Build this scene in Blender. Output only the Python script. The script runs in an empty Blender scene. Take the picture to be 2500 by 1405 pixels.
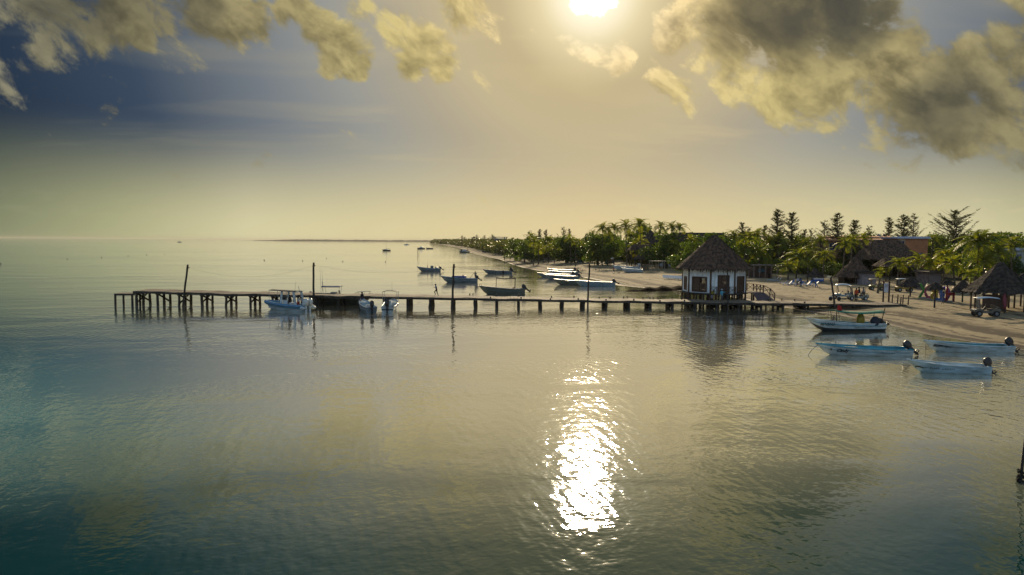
import bpy, bmesh, math, random
import numpy as np
from mathutils import Vector, Matrix, Euler

random.seed(7)
RNG = np.random.default_rng(11)
SC = bpy.context.scene
COL = SC.collection

# ------------------------------------------------------------------ camera
FPX, CXP, CYP = 1689.0, 1250.0, 702.5      # focal length and centre in pixels of the 2500 px photograph
CAMH = 9.5                                 # a drone 9.5 m above the sea
PITCH = math.atan((CYP - 588.5) / FPX)
ROLL = 0.006
_h = Vector((1, 0, 0))
_u0 = Vector((0, math.sin(PITCH), math.cos(PITCH)))
FWD = Vector((0, math.cos(PITCH), -math.sin(PITCH)))
RGT = _h * math.cos(ROLL) + _u0 * math.sin(ROLL)
UPV = -_h * math.sin(ROLL) + _u0 * math.cos(ROLL)
cam = bpy.data.cameras.new('camera')
cam.sensor_width = 36.0
cam.lens = FPX / 2500.0 * 36.0
cam.clip_start = 0.5
cam.clip_end = 60000.0
camo = bpy.data.objects.new('camera', cam)
COL.objects.link(camo)
camo.matrix_world = Matrix(((RGT.x, UPV.x, -FWD.x, 0), (RGT.y, UPV.y, -FWD.y, 0), (RGT.z, UPV.z, -FWD.z, CAMH), (0, 0, 0, 1)))
SC.camera = camo


def ray(px, py):
    return FWD + RGT * ((px - CXP) / FPX) + UPV * ((CYP - py) / FPX)


def at(px, py, z=0.0):
    """world point at height z that the photograph shows at a pixel"""
    d = ray(px, py)
    t = (z - CAMH) / d.z
    return Vector((d.x * t, d.y * t, z))


def atY(px, py, Y):
    d = ray(px, py)
    t = Y / d.y
    return Vector((d.x * t, Y, CAMH + d.z * t))


def srgb(r, g, b):
    def f(c):
        c /= 255.0
        return c / 12.92 if c <= 0.04045 else ((c + 0.055) / 1.055) ** 2.4
    return (f(r), f(g), f(b))


# ------------------------------------------------------------------ node helper
class NT:
    def __init__(self, tree):
        self.t = tree
        self.n = tree.nodes
        self.l = tree.links

    def new(self, typ, **kw):
        nd = self.n.new(typ)
        for k, v in kw.items():
            setattr(nd, k, v)
        return nd

    def put(self, sock, v):
        if v is None:
            return
        if isinstance(v, bpy.types.NodeSocket):
            self.l.new(v, sock)
        else:
            if hasattr(sock, 'default_value') and sock.type == 'RGBA' and len(v) == 3:
                v = (*v, 1)
            sock.default_value = v

    def m(self, op, a=None, b=None, c=None, clamp=False):
        nd = self.new('ShaderNodeMath', operation=op, use_clamp=clamp)
        for i, v in enumerate((a, b, c)):
            self.put(nd.inputs[i], v)
        return nd.outputs[0]

    def vm(self, op, a=None, b=None, s=None):
        nd = self.new('ShaderNodeVectorMath', operation=op)
        self.put(nd.inputs[0], a)
        if b is not None:
            self.put(nd.inputs[1], b)
        if s is not None:
            self.put(nd.inputs['Scale'], s)
        return nd.outputs['Value'] if op in ('DOT_PRODUCT', 'LENGTH', 'DISTANCE') else nd.outputs[0]

    def mr(self, v, a, b, c=0.0, d=1.0, typ='SMOOTHSTEP'):
        nd = self.new('ShaderNodeMapRange', interpolation_type=typ, clamp=True)
        for i, x in enumerate((v, a, b, c, d)):
            self.put(nd.inputs[i], x)
        return nd.outputs[0]

    def mix(self, f, a, b, blend='MIX'):
        nd = self.new('ShaderNodeMix', data_type='RGBA', blend_type=blend)
        nd.clamp_factor = True
        self.put(nd.inputs[0], f)
        self.put(nd.inputs[6], a)
        self.put(nd.inputs[7], b)
        return nd.outputs[2]

    def ramp(self, f, stops, interp='LINEAR'):
        nd = self.new('ShaderNodeValToRGB')
        cr = nd.color_ramp
        cr.interpolation = interp
        while len(cr.elements) < len(stops):
            cr.elements.new(0.5)
        for e, (p, c) in zip(cr.elements, stops):
            e.position = p
            e.color = (*c, 1)
        self.put(nd.inputs[0], f)
        return nd.outputs[0]

    def noise(self, vec, scale=1.0, detail=4.0, rough=0.5, dist=0.0, lac=2.0):
        nd = self.new('ShaderNodeTexNoise')
        self.put(nd.inputs['Vector'], vec)
        nd.inputs['Scale'].default_value = scale
        nd.inputs['Detail'].default_value = detail
        nd.inputs['Roughness'].default_value = rough
        nd.inputs['Distortion'].default_value = dist
        nd.inputs['Lacunarity'].default_value = lac
        return nd.outputs[0]

    def comb(self, x, y, z):
        nd = self.new('ShaderNodeCombineXYZ')
        for i, v in enumerate((x, y, z)):
            self.put(nd.inputs[i], v)
        return nd.outputs[0]

    def sep(self, v):
        nd = self.new('ShaderNodeSeparateXYZ')
        self.put(nd.inputs[0], v)
        return nd.outputs


# ------------------------------------------------------------------ sun and sky
SUN_PX = (1445, -22)
SUN = ray(*SUN_PX).normalized()
SUN_EL = math.asin(SUN.z)
SUN_AZ = math.atan2(SUN.x, SUN.y)

EXPOSURE = 0.12
SC.view_settings.view_transform = 'Standard'
SC.view_settings.look = 'None'
SC.view_settings.exposure = EXPOSURE
SC.view_settings.gamma = 1.0
SC.view_settings.use_curve_mapping = False

sl = bpy.data.lights.new('sun', 'SUN')
sl.energy = 4.6
sl.angle = math.radians(3.0)
sl.color = (1.0, 0.80, 0.52)
so = bpy.data.objects.new('sun', sl)
so.rotation_euler = (-SUN).to_track_quat('-Z', 'Y').to_euler()
so.location = SUN * 200
COL.objects.link(so)


def make_world():
    w = bpy.data.worlds.new('World')
    SC.world = w
    w.use_nodes = True
    T = NT(w.node_tree)
    T.n.clear()
    out = T.new('ShaderNodeOutputWorld')
    tc = T.new('ShaderNodeTexCoord')
    N = T.vm('NORMALIZE', tc.outputs['Generated'])
    x, y, z = T.sep(N)
    sky = T.new('ShaderNodeTexSky', sky_type='NISHITA')
    sky.sun_disc = False
    sky.sun_elevation = SUN_EL
    sky.sun_rotation = SUN_AZ
    sky.air_density = 1.0
    sky.dust_density = 1.0
    sky.ozone_density = 2.0
    zc = T.m('MAXIMUM', z, 0.0)
    ang = T.m('ARCCOSINE', T.m('MINIMUM', T.vm('DOT_PRODUCT', N, tuple(SUN)), 0.99999))
    deg = T.m('MULTIPLY', ang, 180 / math.pi)
    d1 = T.m('DIVIDE', deg, 180.0)
    # high sky by the angle from the veiled sun
    st = [(0, (255, 246, 225)), (4, (205, 188, 142)), (7, (190, 173, 134)), (11, (190, 175, 140)), (15, (170, 160, 138)), (20, (148, 148, 142)),
          (26, (112, 119, 126)), (34, (56, 71, 90)), (44, (27, 43, 62)), (70, (60, 84, 112)), (110, (134, 160, 186)), (180, (146, 172, 198))]
    high = T.ramp(d1, [(a / 180.0, srgb(*c)) for a, c in st])
    # hazy band above the horizon by bearing from the sun
    sx, sy = SUN.x, SUN.y
    sl_ = math.hypot(sx, sy)
    hl = T.m('SQRT', T.m('ADD', T.m('MULTIPLY', x, x), T.m('ADD', T.m('MULTIPLY', y, y), 1e-6)))
    cb = T.m('DIVIDE', T.m('ADD', T.m('MULTIPLY', x, sx / sl_), T.m('MULTIPLY', y, sy / sl_)), hl)
    bear = T.m('MULTIPLY', T.m('ARCCOSINE', T.m('MAXIMUM', T.m('MINIMUM', cb, 0.99999), -0.99999)), 1 / math.pi)
    lo = [(0, (220, 199, 150)), (10, (217, 200, 152)), (18, (212, 200, 154)), (27, (208, 200, 158)), (36, (166, 166, 126)), (44, (120, 127, 98)),
          (60, (110, 124, 116)), (100, (150, 164, 172)), (180, (166, 182, 192))]
    low = T.ramp(bear, [(a / 180.0, srgb(*c)) for a, c in lo])
    fb = T.mr(T.m('ARCSINE', zc), math.radians(0.0), math.radians(9.4), 0, 1, 'SMOOTHSTEP')
    base = T.mix(fb, low, high)
    # thin streaks of cirrus
    zz = T.m('ADD', zc, 0.10)
    P = T.comb(T.m('DIVIDE', x, zz), T.m('DIVIDE', y, zz), 0.0)
    ci = T.noise(T.vm('MULTIPLY', P, (0.45, 1.0, 1)), 1.5, 3, 0.55, 0.8)
    cif = T.m('MULTIPLY', T.mr(ci, 0.50, 0.78), T.mr(zc, 0.06, 0.16))
    base = T.mix(T.m('MULTIPLY', cif, 0.42), base, T.mix(T.mr(deg, 6, 40), srgb(222, 200, 150), srgb(120, 124, 112)))
    # cumulus: ragged noise inside patches of cloud
    blobs = [(210, 10, 130, 1), (290, 65, 75, 1), (350, 105, 40, .9), (90, -10, 80, .8), (470, 20, 110, 1), (570, 45, 80, 1), (630, 75, 36, .9), (720, 20, 50, .8), (770, 60, 55, .95), (820, 115, 62, 1), (860, 150, 40, .95),
             (900, 10, 60, .7), (980, 60, 60, .9), (1040, 115, 66, 1), (1090, 165, 48, 1), (1000, 160, 40, .95), (1140, 10, 90, .75), (1190, 50, 60, .6), (1440, 118, 48, .9), (1500, 140, 50, .9),
             (1660, 90, 70, 1), (1740, 70, 110, 1.05), (1850, 30, 130, 1.1), (1960, 40, 140, 1.1), (1800, 150, 90, 1), (1930, 150, 120, 1.05), (2060, 130, 120, 1.05), (2150, 130, 90, 1), (2050, 230, 100, .95), (2180, 230, 110, 1.05), (2280, 250, 120, 1.05), (2400, 200, 110, 1.05),
             (2330, 320, 70, .95), (2440, 270, 90, .95), (2490, 160, 70, .95), (1640, 215, 50, .75), (1690, 250, 40, .6), (640, 392, 26, .55), (265, 268, 34, .5),
             (1860, -110, 130, .9), (2700, -40, 200, .9), (-300, 40, 200, .9), (2800, 300, 200, .8)]
    wn = T.new('ShaderNodeTexNoise')
    T.put(wn.inputs['Vector'], T.comb(x, y, T.m('MULTIPLY', z, 1.4)))
    wn.inputs['Scale'].default_value = 11.0
    wn.inputs['Detail'].default_value = 3.0
    NW = T.vm('ADD', N, T.vm('MULTIPLY', T.vm('SUBTRACT', wn.outputs['Color'], (0.5, 0.5, 0.5)), (0.075, 0.06, 0.06)))
    NW = T.vm('NORMALIZE', NW)
    mask = None
    for bx, by, r, wgt in blobs:
        c = ray(bx, by).normalized()
        ro = math.cos(r * 1.30 / FPX)
        ri = math.cos(r * 0.15 / FPX)
        k = T.mr(T.vm('DOT_PRODUCT', NW, tuple(c)), ro, ri, 0, wgt, 'LINEAR')
        mask = k if mask is None else T.m('MAXIMUM', mask, k)
    # the same kind of broken cloud carries on over the rest of the sky
    far = T.m('MULTIPLY', T.mr(T.noise(P, 0.55, 2, 0.5), 0.50, 0.66), T.m('MULTIPLY', T.mr(deg, 34, 60), T.mr(zc, 0.12, 0.3)))
    mask = T.m('MAXIMUM', mask, T.m('MULTIPLY', far, 0.8))
    # lumps run down to the right, as the wind draws them
    qa = T.vm('DOT_PRODUCT', N, tuple((RGT * .82 - UPV * .57)))
    qb = T.vm('DOT_PRODUCT', N, tuple((RGT * .57 + UPV * .82)))
    Q = T.comb(T.m('MULTIPLY', qa, 0.72), T.m('MULTIPLY', qb, 1.15), y)
    n1 = T.noise(Q, 17.0, 8, 0.63, 0.25)
    so_ = SUN - FWD * SUN.dot(FWD)
    nb = T.noise(T.vm('ADD', Q, tuple(Vector((0.72 * SUN.dot(RGT * .82 - UPV * .57), 1.15 * SUN.dot(RGT * .57 + UPV * .82), 0)).normalized() * 0.022)), 17.0, 4, 0.60, 0.25)
    dens = T.m('ADD', T.m('MULTIPLY', T.m('SUBTRACT', n1, 0.5), 3.4), T.m('SUBTRACT', T.m('MULTIPLY', mask, 1.24), 0.50))
    cov = T.mr(dens, -0.02, 0.58)
    thick = T.mr(dens, 0.2, 1.2)
    lit = T.mr(T.m('SUBTRACT', n1, nb), -0.11, 0.13, 0, 1, 'LINEAR')
    cores = [(1990, 0, 140, .9), (2060, 50, 90, .8), (1900, 30, 110, .8), (1790, 60, 70, .55), (2310, 262, 80, .55), (2250, 320, 60, .45), (170, 0, 80, .5), (420, -10, 80, .4)]
    core = None
    for bx, by, r, wgt in cores:
        c = ray(bx, by).normalized()
        k = T.mr(T.vm('DOT_PRODUCT', NW, tuple(c)), math.cos(r * 1.35 / FPX), math.cos(r * .25 / FPX), 0, wgt, 'SMOOTHSTEP')
        core = k if core is None else T.m('MAXIMUM', core, k)
    core = T.m('MULTIPLY', core, T.mr(n1, 0.25, 0.62, .6, 1.0))
    ccol = T.ramp(d1, [(0, srgb(255, 244, 215)), (5 / 180, srgb(214, 190, 142)), (10 / 180, srgb(190, 171, 118)), (16 / 180, srgb(172, 157, 104)), (24 / 180, srgb(140, 129, 90)),
                       (36 / 180, srgb(108, 103, 78)), (60 / 180, srgb(130, 130, 122)), (1, srgb(190, 192, 190))])
    br = T.m('ADD', T.m('MULTIPLY', lit, 0.80), T.m('SUBTRACT', 0.80, T.m('MULTIPLY', thick, 0.30)))
    cc = T.vm('SCALE', ccol, None, br)
    cc = T.mix(T.m('MULTIPLY', core, 1.05, clamp=True), cc, srgb(56, 57, 53))
    col = T.mix(T.m('MULTIPLY', cov, T.mr(deg, 3.0, 6.5, 0.35, 0.93)), base, cc)
    # low cloud heads over the village
    lc = T.noise(T.vm('MULTIPLY', N, (9, 9, 26)), 3.2, 3, 0.55)
    lcm = T.m('MULTIPLY', T.mr(zc, 0.022, 0.035), T.mr(zc, 0.065, 0.045))
    col = T.mix(T.m('MULTIPLY', T.m('MULTIPLY', lcm, T.mr(lc, 0.5, 0.62)), T.mr(x, -0.1, 0.2, 0.06, 0.35)), col, T.mix(T.mr(bear, 0.02, 0.4), srgb(214, 200, 150), srgb(150, 154, 140)))
    # the veiled sun: a white patch with a torn edge and its aureole
    ed = T.m('ADD', deg, T.m('MULTIPLY', T.m('SUBTRACT', T.noise(N, 34.0, 4, 0.55), 0.5), 3.2))
    core_s = T.mr(ed, 1.2, 2.1, 1, 0)
    halo = T.m('MULTIPLY', T.mr(deg, 1.2, 8.0, 1, 0), 0.22)
    col = T.mix(halo, col, (1.0, 0.93, 0.74), 'ADD')
    bg1 = T.new('ShaderNodeBackground')
    T.put(bg1.inputs[0], col)
    bg1.inputs[1].default_value = 1.0
    bg2 = T.new('ShaderNodeBackground')
    bg2.inputs[0].default_value = (1.0, 0.90, 0.68, 1)
    T.put(bg2.inputs[1], T.m('MULTIPLY', core_s, 5.0))
    bg3 = T.new('ShaderNodeBackground')
    T.put(bg3.inputs[0], sky.outputs[0])
    bg3.inputs[1].default_value = 0.0
    a1 = T.new('ShaderNodeAddShader')
    T.l.new(bg1.outputs[0], a1.inputs[0])
    T.l.new(bg2.outputs[0], a1.inputs[1])
    T.l.new(a1.outputs[0], out.inputs[0])
    w.cycles.sampling_method = 'MANUAL'
    w.cycles.sample_map_resolution = 1024


make_world()
cy = SC.cycles
cy.max_bounces = 8
cy.transparent_max_bounces = 12
cy.sample_clamp_indirect = 6.0
cy.use_denoising = True
cy.caustics_reflective = False
cy.caustics_refractive = False


# ------------------------------------------------------------------ objects
def link(o):
    COL.objects.link(o)
    return o


def tag(o, label=None, cat=None, group=None, kind=None):
    if label:
        o['label'] = label
    if cat:
        o['category'] = cat
    if group:
        o['group'] = group
    if kind:
        o['kind'] = kind
    return o


def thing(name, label, cat, loc=(0, 0, 0), rz=0.0, group=None):
    o = bpy.data.objects.new(name, None)
    o.empty_display_size = 0.2
    link(o)
    o.location = loc
    o.rotation_euler = (0, 0, rz)
    return tag(o, label, cat, group)


def copy_tree(o, parent=None):
    c = o.copy()
    link(c)
    c.parent = parent
    for ch in list(o.children):
        copy_tree(ch, c)
    return c


def inst(mesh, name, parent, loc=(0, 0, 0), rot=(0, 0, 0), sc=(1, 1, 1)):
    o = bpy.data.objects.new(name, mesh)
    link(o)
    o.parent = parent
    o.location = loc
    o.rotation_euler = rot
    o.scale = sc if hasattr(sc, '__len__') else (sc, sc, sc)
    return o


class MB:
    """collects faces; build() links them as one mesh object"""

    def __init__(self):
        self.v, self.f, self.mi = [], [], []

    def add(self, verts, faces, mi=0):
        b = len(self.v)
        self.v += [tuple(p) for p in verts]
        self.f += [tuple(i + b for i in fc) for fc in faces]
        self.mi += [mi] * len(faces)
        return self

    def box(self, c, s, rz=0.0, mi=0, M=None):
        hx, hy, hz = s[0] / 2, s[1] / 2, s[2] / 2
        vs = [Vector((a * hx, b * hy, d * hz)) for d in (-1, 1) for b in (-1, 1) for a in (-1, 1)]
        R = M if M is not None else Matrix.Rotation(rz, 3, 'Z')
        c = Vector(c)
        return self.add([R @ p + c for p in vs], [(0, 2, 3, 1), (4, 5, 7, 6), (0, 1, 5, 4), (2, 6, 7, 3), (0, 4, 6, 2), (1, 3, 7, 5)], mi)

    def bar(self, p, q, w, h=None, mi=0):
        p, q = Vector(p), Vector(q)
        d = q - p
        L = d.length
        if L < 1e-6:
            return self
        zx = d / L
        ref = Vector((0, 0, 1)) if abs(zx.z) < 0.95 else Vector((1, 0, 0))
        ya = ref.cross(zx).normalized()
        za = zx.cross(ya)
        M = Matrix((zx, ya, za)).transposed()
        return self.box((p + q) / 2, (L, w, h or w), M=M, mi=mi)

    def tube(self, pts, rad, n=6, mi=0, cap=True):
        pts = [Vector(p) for p in pts]
        if not hasattr(rad, '__len__'):
            rad = [rad] * len(pts)
        vs, fs = [], []
        ref = None
        for i, p in enumerate(pts):
            d = (pts[min(i + 1, len(pts) - 1)] - pts[max(i - 1, 0)]).normalized()
            if ref is None:
                ref = Vector((0, 0, 1)) if abs(d.z) < 0.9 else Vector((1, 0, 0))
            a = d.cross(ref)
            if a.length < 1e-4:
                a = d.cross(Vector((0.3, 1, 0.2)))
            a.normalize()
            b = a.cross(d)
            for k in range(n):
                t = 2 * math.pi * k / n
                vs.append(p + (a * math.cos(t) + b * math.sin(t)) * rad[i])
        for i in range(len(pts) - 1):
            for k in range(n):
                k2 = (k + 1) % n
                fs.append((i * n + k, i * n + k2, (i + 1) * n + k2, (i + 1) * n + k))
        if cap:
            fs.append(tuple(range(n)))
            fs.append(tuple(range(len(pts) * n - 1, (len(pts) - 1) * n - 1, -1)))
        return self.add(vs, fs, mi)

    def lathe(self, prof, n=16, c=(0, 0, 0), axis='Z', sy=1.0, mi=0):
        vs, fs = [], []
        c = Vector(c)
        for r, z in prof:
            for k in range(n):
                t = 2 * math.pi * k / n
                a, b = r * math.cos(t), r * math.sin(t) * sy
                p = {'Z': (a, b, z), 'Y': (a, z, b), 'X': (z, a, b)}[axis]
                vs.append(Vector(p) + c)
        for i in range(len(prof) - 1):
            for k in range(n):
                k2 = (k + 1) % n
                fs.append((i * n + k, i * n + k2, (i + 1) * n + k2, (i + 1) * n + k))
        fs.append(tuple(range(n - 1, -1, -1)))
        fs.append(tuple(range((len(prof) - 1) * n, len(prof) * n)))
        return self.add(vs, fs, mi)

    def loft(self, rings, closed=True, caps=True, mi=0):
        n = len(rings[0])
        vs = [p for r in rings for p in r]
        fs = []
        for i in range(len(rings) - 1):
            for k in range(n if closed else n - 1):
                k2 = (k + 1) % n
                fs.append((i * n + k, i * n + k2, (i + 1) * n + k2, (i + 1) * n + k))
        if caps:
            fs.append(tuple(range(n - 1, -1, -1)))
            fs.append(tuple(range((len(rings) - 1) * n, len(rings) * n)))
        return self.add(vs, fs, mi)

    def mesh(self, name, mats, smooth=False):
        me = bpy.data.meshes.new(name)
        me.from_pydata(self.v, [], self.f)
        mats = mats if isinstance(mats, (list, tuple)) else [mats]
        for m in mats:
            me.materials.append(m)
        if len(mats) > 1:
            me.polygons.foreach_set('material_index', self.mi)
        if smooth:
            me.polygons.foreach_set('use_smooth', [True] * len(me.polygons))
        me.update()
        return me

    def build(self, name, mats, parent=None, smooth=False, fix=False, **kw):
        me = self.mesh(name, mats, smooth)
        if fix:
            bm = bmesh.new()
            bm.from_mesh(me)
            bmesh.ops.recalc_face_normals(bm, faces=bm.faces)
            bm.to_mesh(me)
            bm.free()
        o = bpy.data.objects.new(name, me)
        link(o)
        if parent is not None:
            o.parent = parent
        for k, v in kw.items():
            setattr(o, k, v)
        return o


# ------------------------------------------------------------------ materials
MATS = {}


def mat(name, col, rough=0.7, var=0.15, scale=3.0, metal=0.0, bump=0.0, bscale=20.0, spec=0.5, col2=None, stretch=None, coat=0.0):
    """plain procedural paint, wood, cloth...: base colour broken by noise, optional relief"""
    if name in MATS:
        return MATS[name]
    m = bpy.data.materials.new(name)
    m.use_nodes = True
    T = NT(m.node_tree)
    b = T.n['Principled BSDF']
    tc = T.new('ShaderNodeTexCoord')
    v = tc.outputs['Object']
    if stretch:
        v = T.vm('MULTIPLY', v, stretch)
    n = T.noise(v, scale, 5, 0.6)
    c2 = col2 or tuple(max(0, c * (1 - 2.2 * var)) for c in col)
    c1 = tuple(min(1, c * (1 + var)) for c in col)
    T.put(b.inputs['Base Color'], T.mix(T.mr(n, 0.32, 0.68), c2, c1))
    b.inputs['Roughness'].default_value = rough
    b.inputs['Metallic'].default_value = metal
    b.inputs['Specular IOR Level'].default_value = spec
    if coat:
        b.inputs['Coat Weight'].default_value = coat
    if bump:
        bp = T.new('ShaderNodeBump')
        bp.inputs['Strength'].default_value = bump
        bp.inputs['Distance'].default_value = 0.05
        T.put(bp.inputs['Height'], T.noise(v, bscale, 4, 0.6))
        T.l.new(bp.outputs[0], b.inputs['Normal'])
    MATS[name] = m
    return m


def leafmat(name, c1, c2, trans=0.45, tcol=None):
    if name in MATS:
        return MATS[name]
    m = bpy.data.materials.new(name)
    m.use_nodes = True
    T = NT(m.node_tree)
    T.n.clear()
    out = T.new('ShaderNodeOutputMaterial')
    oi = T.new('ShaderNodeObjectInfo')
    tc = T.new('ShaderNodeTexCoord')
    n = T.noise(tc.outputs['Object'], 1.3, 3, 0.6)
    f = T.m('ADD', T.m('MULTIPLY', T.mr(n, 0.3, 0.7), 0.6), T.m('MULTIPLY', oi.outputs['Random'], 0.4))
    c = T.mix(f, c1, c2)
    d = T.new('ShaderNodeBsdfPrincipled')
    T.put(d.inputs['Base Color'], c)
    d.inputs['Roughness'].default_value = 0.45
    d.inputs['Specular IOR Level'].default_value = 0.4
    t = T.new('ShaderNodeBsdfTranslucent')
    T.put(t.inputs[0], T.mix(1.0, c, tcol or (3.6, 2.9, 0.8), 'MULTIPLY'))
    mx = T.new('ShaderNodeMixShader')
    mx.inputs[0].default_value = trans
    T.l.new(d.outputs[0], mx.inputs[1])
    T.l.new(t.outputs[0], mx.inputs[2])
    T.l.new(mx.outputs[0], out.inputs[0])
    MATS[name] = m
    return m


# ------------------------------------------------------------------ water
def make_water():
    m = bpy.data.materials.new('sea_water')
    m.use_nodes = True
    T = NT(m.node_tree)
    T.n.clear()
    out = T.new('ShaderNodeOutputMaterial')
    tc = T.new('ShaderNodeTexCoord')
    P = tc.outputs['Object']
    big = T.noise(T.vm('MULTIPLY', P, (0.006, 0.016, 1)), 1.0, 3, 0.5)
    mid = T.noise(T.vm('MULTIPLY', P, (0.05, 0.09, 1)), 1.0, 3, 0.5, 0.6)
    # reflected brightness and near darkness put into the colour by distance and side
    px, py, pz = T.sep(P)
    mid_bright = T.mr(T.m('ADD', py, T.m('MULTIPLY', T.m('SUBTRACT', mid, 0.5), 14.0)), 19.0, 40.0)
    near_dark = T.mix(T.mr(big, 0.35, 0.65), (0.002, 0.036, 0.031), (0.005, 0.058, 0.048))  # near water darkened in its colour
    weedy = T.mix(T.mr(big, 0.3, 0.7), (0.03, 0.29, 0.32), (0.08, 0.42, 0.43))  # cyan of the reflected left-hand sky put into the colour
    cream_reflection = T.mix(T.mr(big, 0.3, 0.7), (0.42, 0.40, 0.265), (0.56, 0.52, 0.35))  # cream stands in for the bright sky reflected in mid-water
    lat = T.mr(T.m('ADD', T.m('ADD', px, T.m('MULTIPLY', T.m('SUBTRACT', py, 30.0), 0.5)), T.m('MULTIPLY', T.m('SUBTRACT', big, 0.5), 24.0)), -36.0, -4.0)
    body = T.mix(mid_bright, near_dark, T.mix(lat, weedy, cream_reflection))
    mp = T.new('ShaderNodeMapping')
    mp.inputs['Rotation'].default_value = (0, 0, math.radians(-14))
    T.l.new(P, mp.inputs[0])
    R = mp.outputs[0]
    w1 = T.noise(T.vm('MULTIPLY', R, (1.05, 1.0, 1)), 1.5, 2.2, 0.5)
    w2 = T.noise(T.vm('MULTIPLY', R, (0.34, 0.8, 1)), 0.34, 1, 0.5)
    w3 = T.noise(T.vm('MULTIPLY', R, (0.7, 1.0, 1)), 4.2, 1, 0.5)
    w4 = T.noise(T.vm('MULTIPLY', R, (1.5, 0.45, 1)), 1.3, 1, 0.5)
    amp = T.mr(mid, 0.34, 0.66, 0.4, 1.4)
    amp2 = T.mr(big, 0.38, 0.62, 0.5, 1.2)
    h = T.m('ADD', T.m('MULTIPLY', T.m('MULTIPLY', w1, 0.027), amp), T.m('ADD', T.m('MULTIPLY', w2, 0.045), T.m('MULTIPLY', T.m('ADD', T.m('MULTIPLY', w3, 0.0075), T.m('MULTIPLY', w4, 0.026)), amp)))
    h = T.m('MULTIPLY', T.m('MULTIPLY', h, amp2), T.mr(py, 26.0, 55.0, 1.6, 1.0))
    bp = T.new('ShaderNodeBump')
    bp.inputs['Strength'].default_value = 1.0
    bp.inputs['Distance'].default_value = 1.0
    T.put(bp.inputs['Height'], h)
    # painted body colour under a strongly reflecting skin
    df = T.new('ShaderNodeBsdfDiffuse')
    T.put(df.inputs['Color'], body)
    gl = T.new('ShaderNodeBsdfGlossy')
    gl.inputs['Color'].default_value = (1, 1, 1, 1)
    gl.inputs['Roughness'].default_value = 0.035
    T.l.new(bp.outputs[0], gl.inputs['Normal'])
    T.l.new(bp.outputs[0], df.inputs['Normal'])
    fr = T.new('ShaderNodeFresnel')
    fr.inputs['IOR'].default_value = 1.36
    T.l.new(bp.outputs[0], fr.inputs['Normal'])
    mx = T.new('ShaderNodeMixShader')
    T.put(mx.inputs[0], T.m('MINIMUM', T.m('MAXIMUM', T.m('SUBTRACT', T.m('MULTIPLY', fr.outputs[0], 1.95), 0.055), 0.015), 0.93))
    T.l.new(df.outputs[0], mx.inputs[1])
    T.l.new(gl.outputs[0], mx.inputs[2])
    T.l.new(mx.outputs[0], out.inputs[0])
    S = 14000.0
    mb = MB()
    mb.add([(-S, -300, 0), (S, -300, 0), (S, S, 0), (-S, S, 0)], [(0, 1, 2, 3)])
    o = mb.build('sea', m)
    tag(o, 'calm teal sea reflecting the yellow evening sky', None, None, 'structure')


make_water()


# ------------------------------------------------------------------ shore
SHORE = np.array([(38, 47.5), (61.7, 45.9), (64.7, 45.2), (68.3, 44.2), (71, 43.4), (79, 43.9), (84.6, 43.8), (91.2, 43.0), (97, 40.5), (103, 39.6), (116, 38.5), (130, 36),
                  (139, 29), (150, 23), (165, 22), (182, 19), (225, 8), (246, 4), (279, 0), (351, -6), (400, -13), (452, -21), (539, -32), (870, -66), (1500, -150), (2300, -290)], dtype=float)


def shore_x(Y):
    return np.interp(Y, SHORE[:, 0], SHORE[:, 1])


def ground_z(X, Y):
    d = np.asarray(X - shore_x(Y), dtype=float)
    s = np.clip(np.asarray(Y, dtype=float) / 130.0, 1.0, 4.0)
    z = np.where(d < 0, 0.07 * d, np.interp(d / s, [0, 4, 9, 16, 26, 50, 90, 900], [0, 0.16, 0.42, 0.72, 1.0, 1.3, 1.5, 1.7]))
    return np.maximum(z, -1.4)


def gnd(px, py):
    """ground point of the beach seen at a pixel"""
    z = 0.8
    for _ in range(12):
        p = at(px, py, z)
        z = float(ground_z(p.x, p.y))
    return at(px, py, z)


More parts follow.
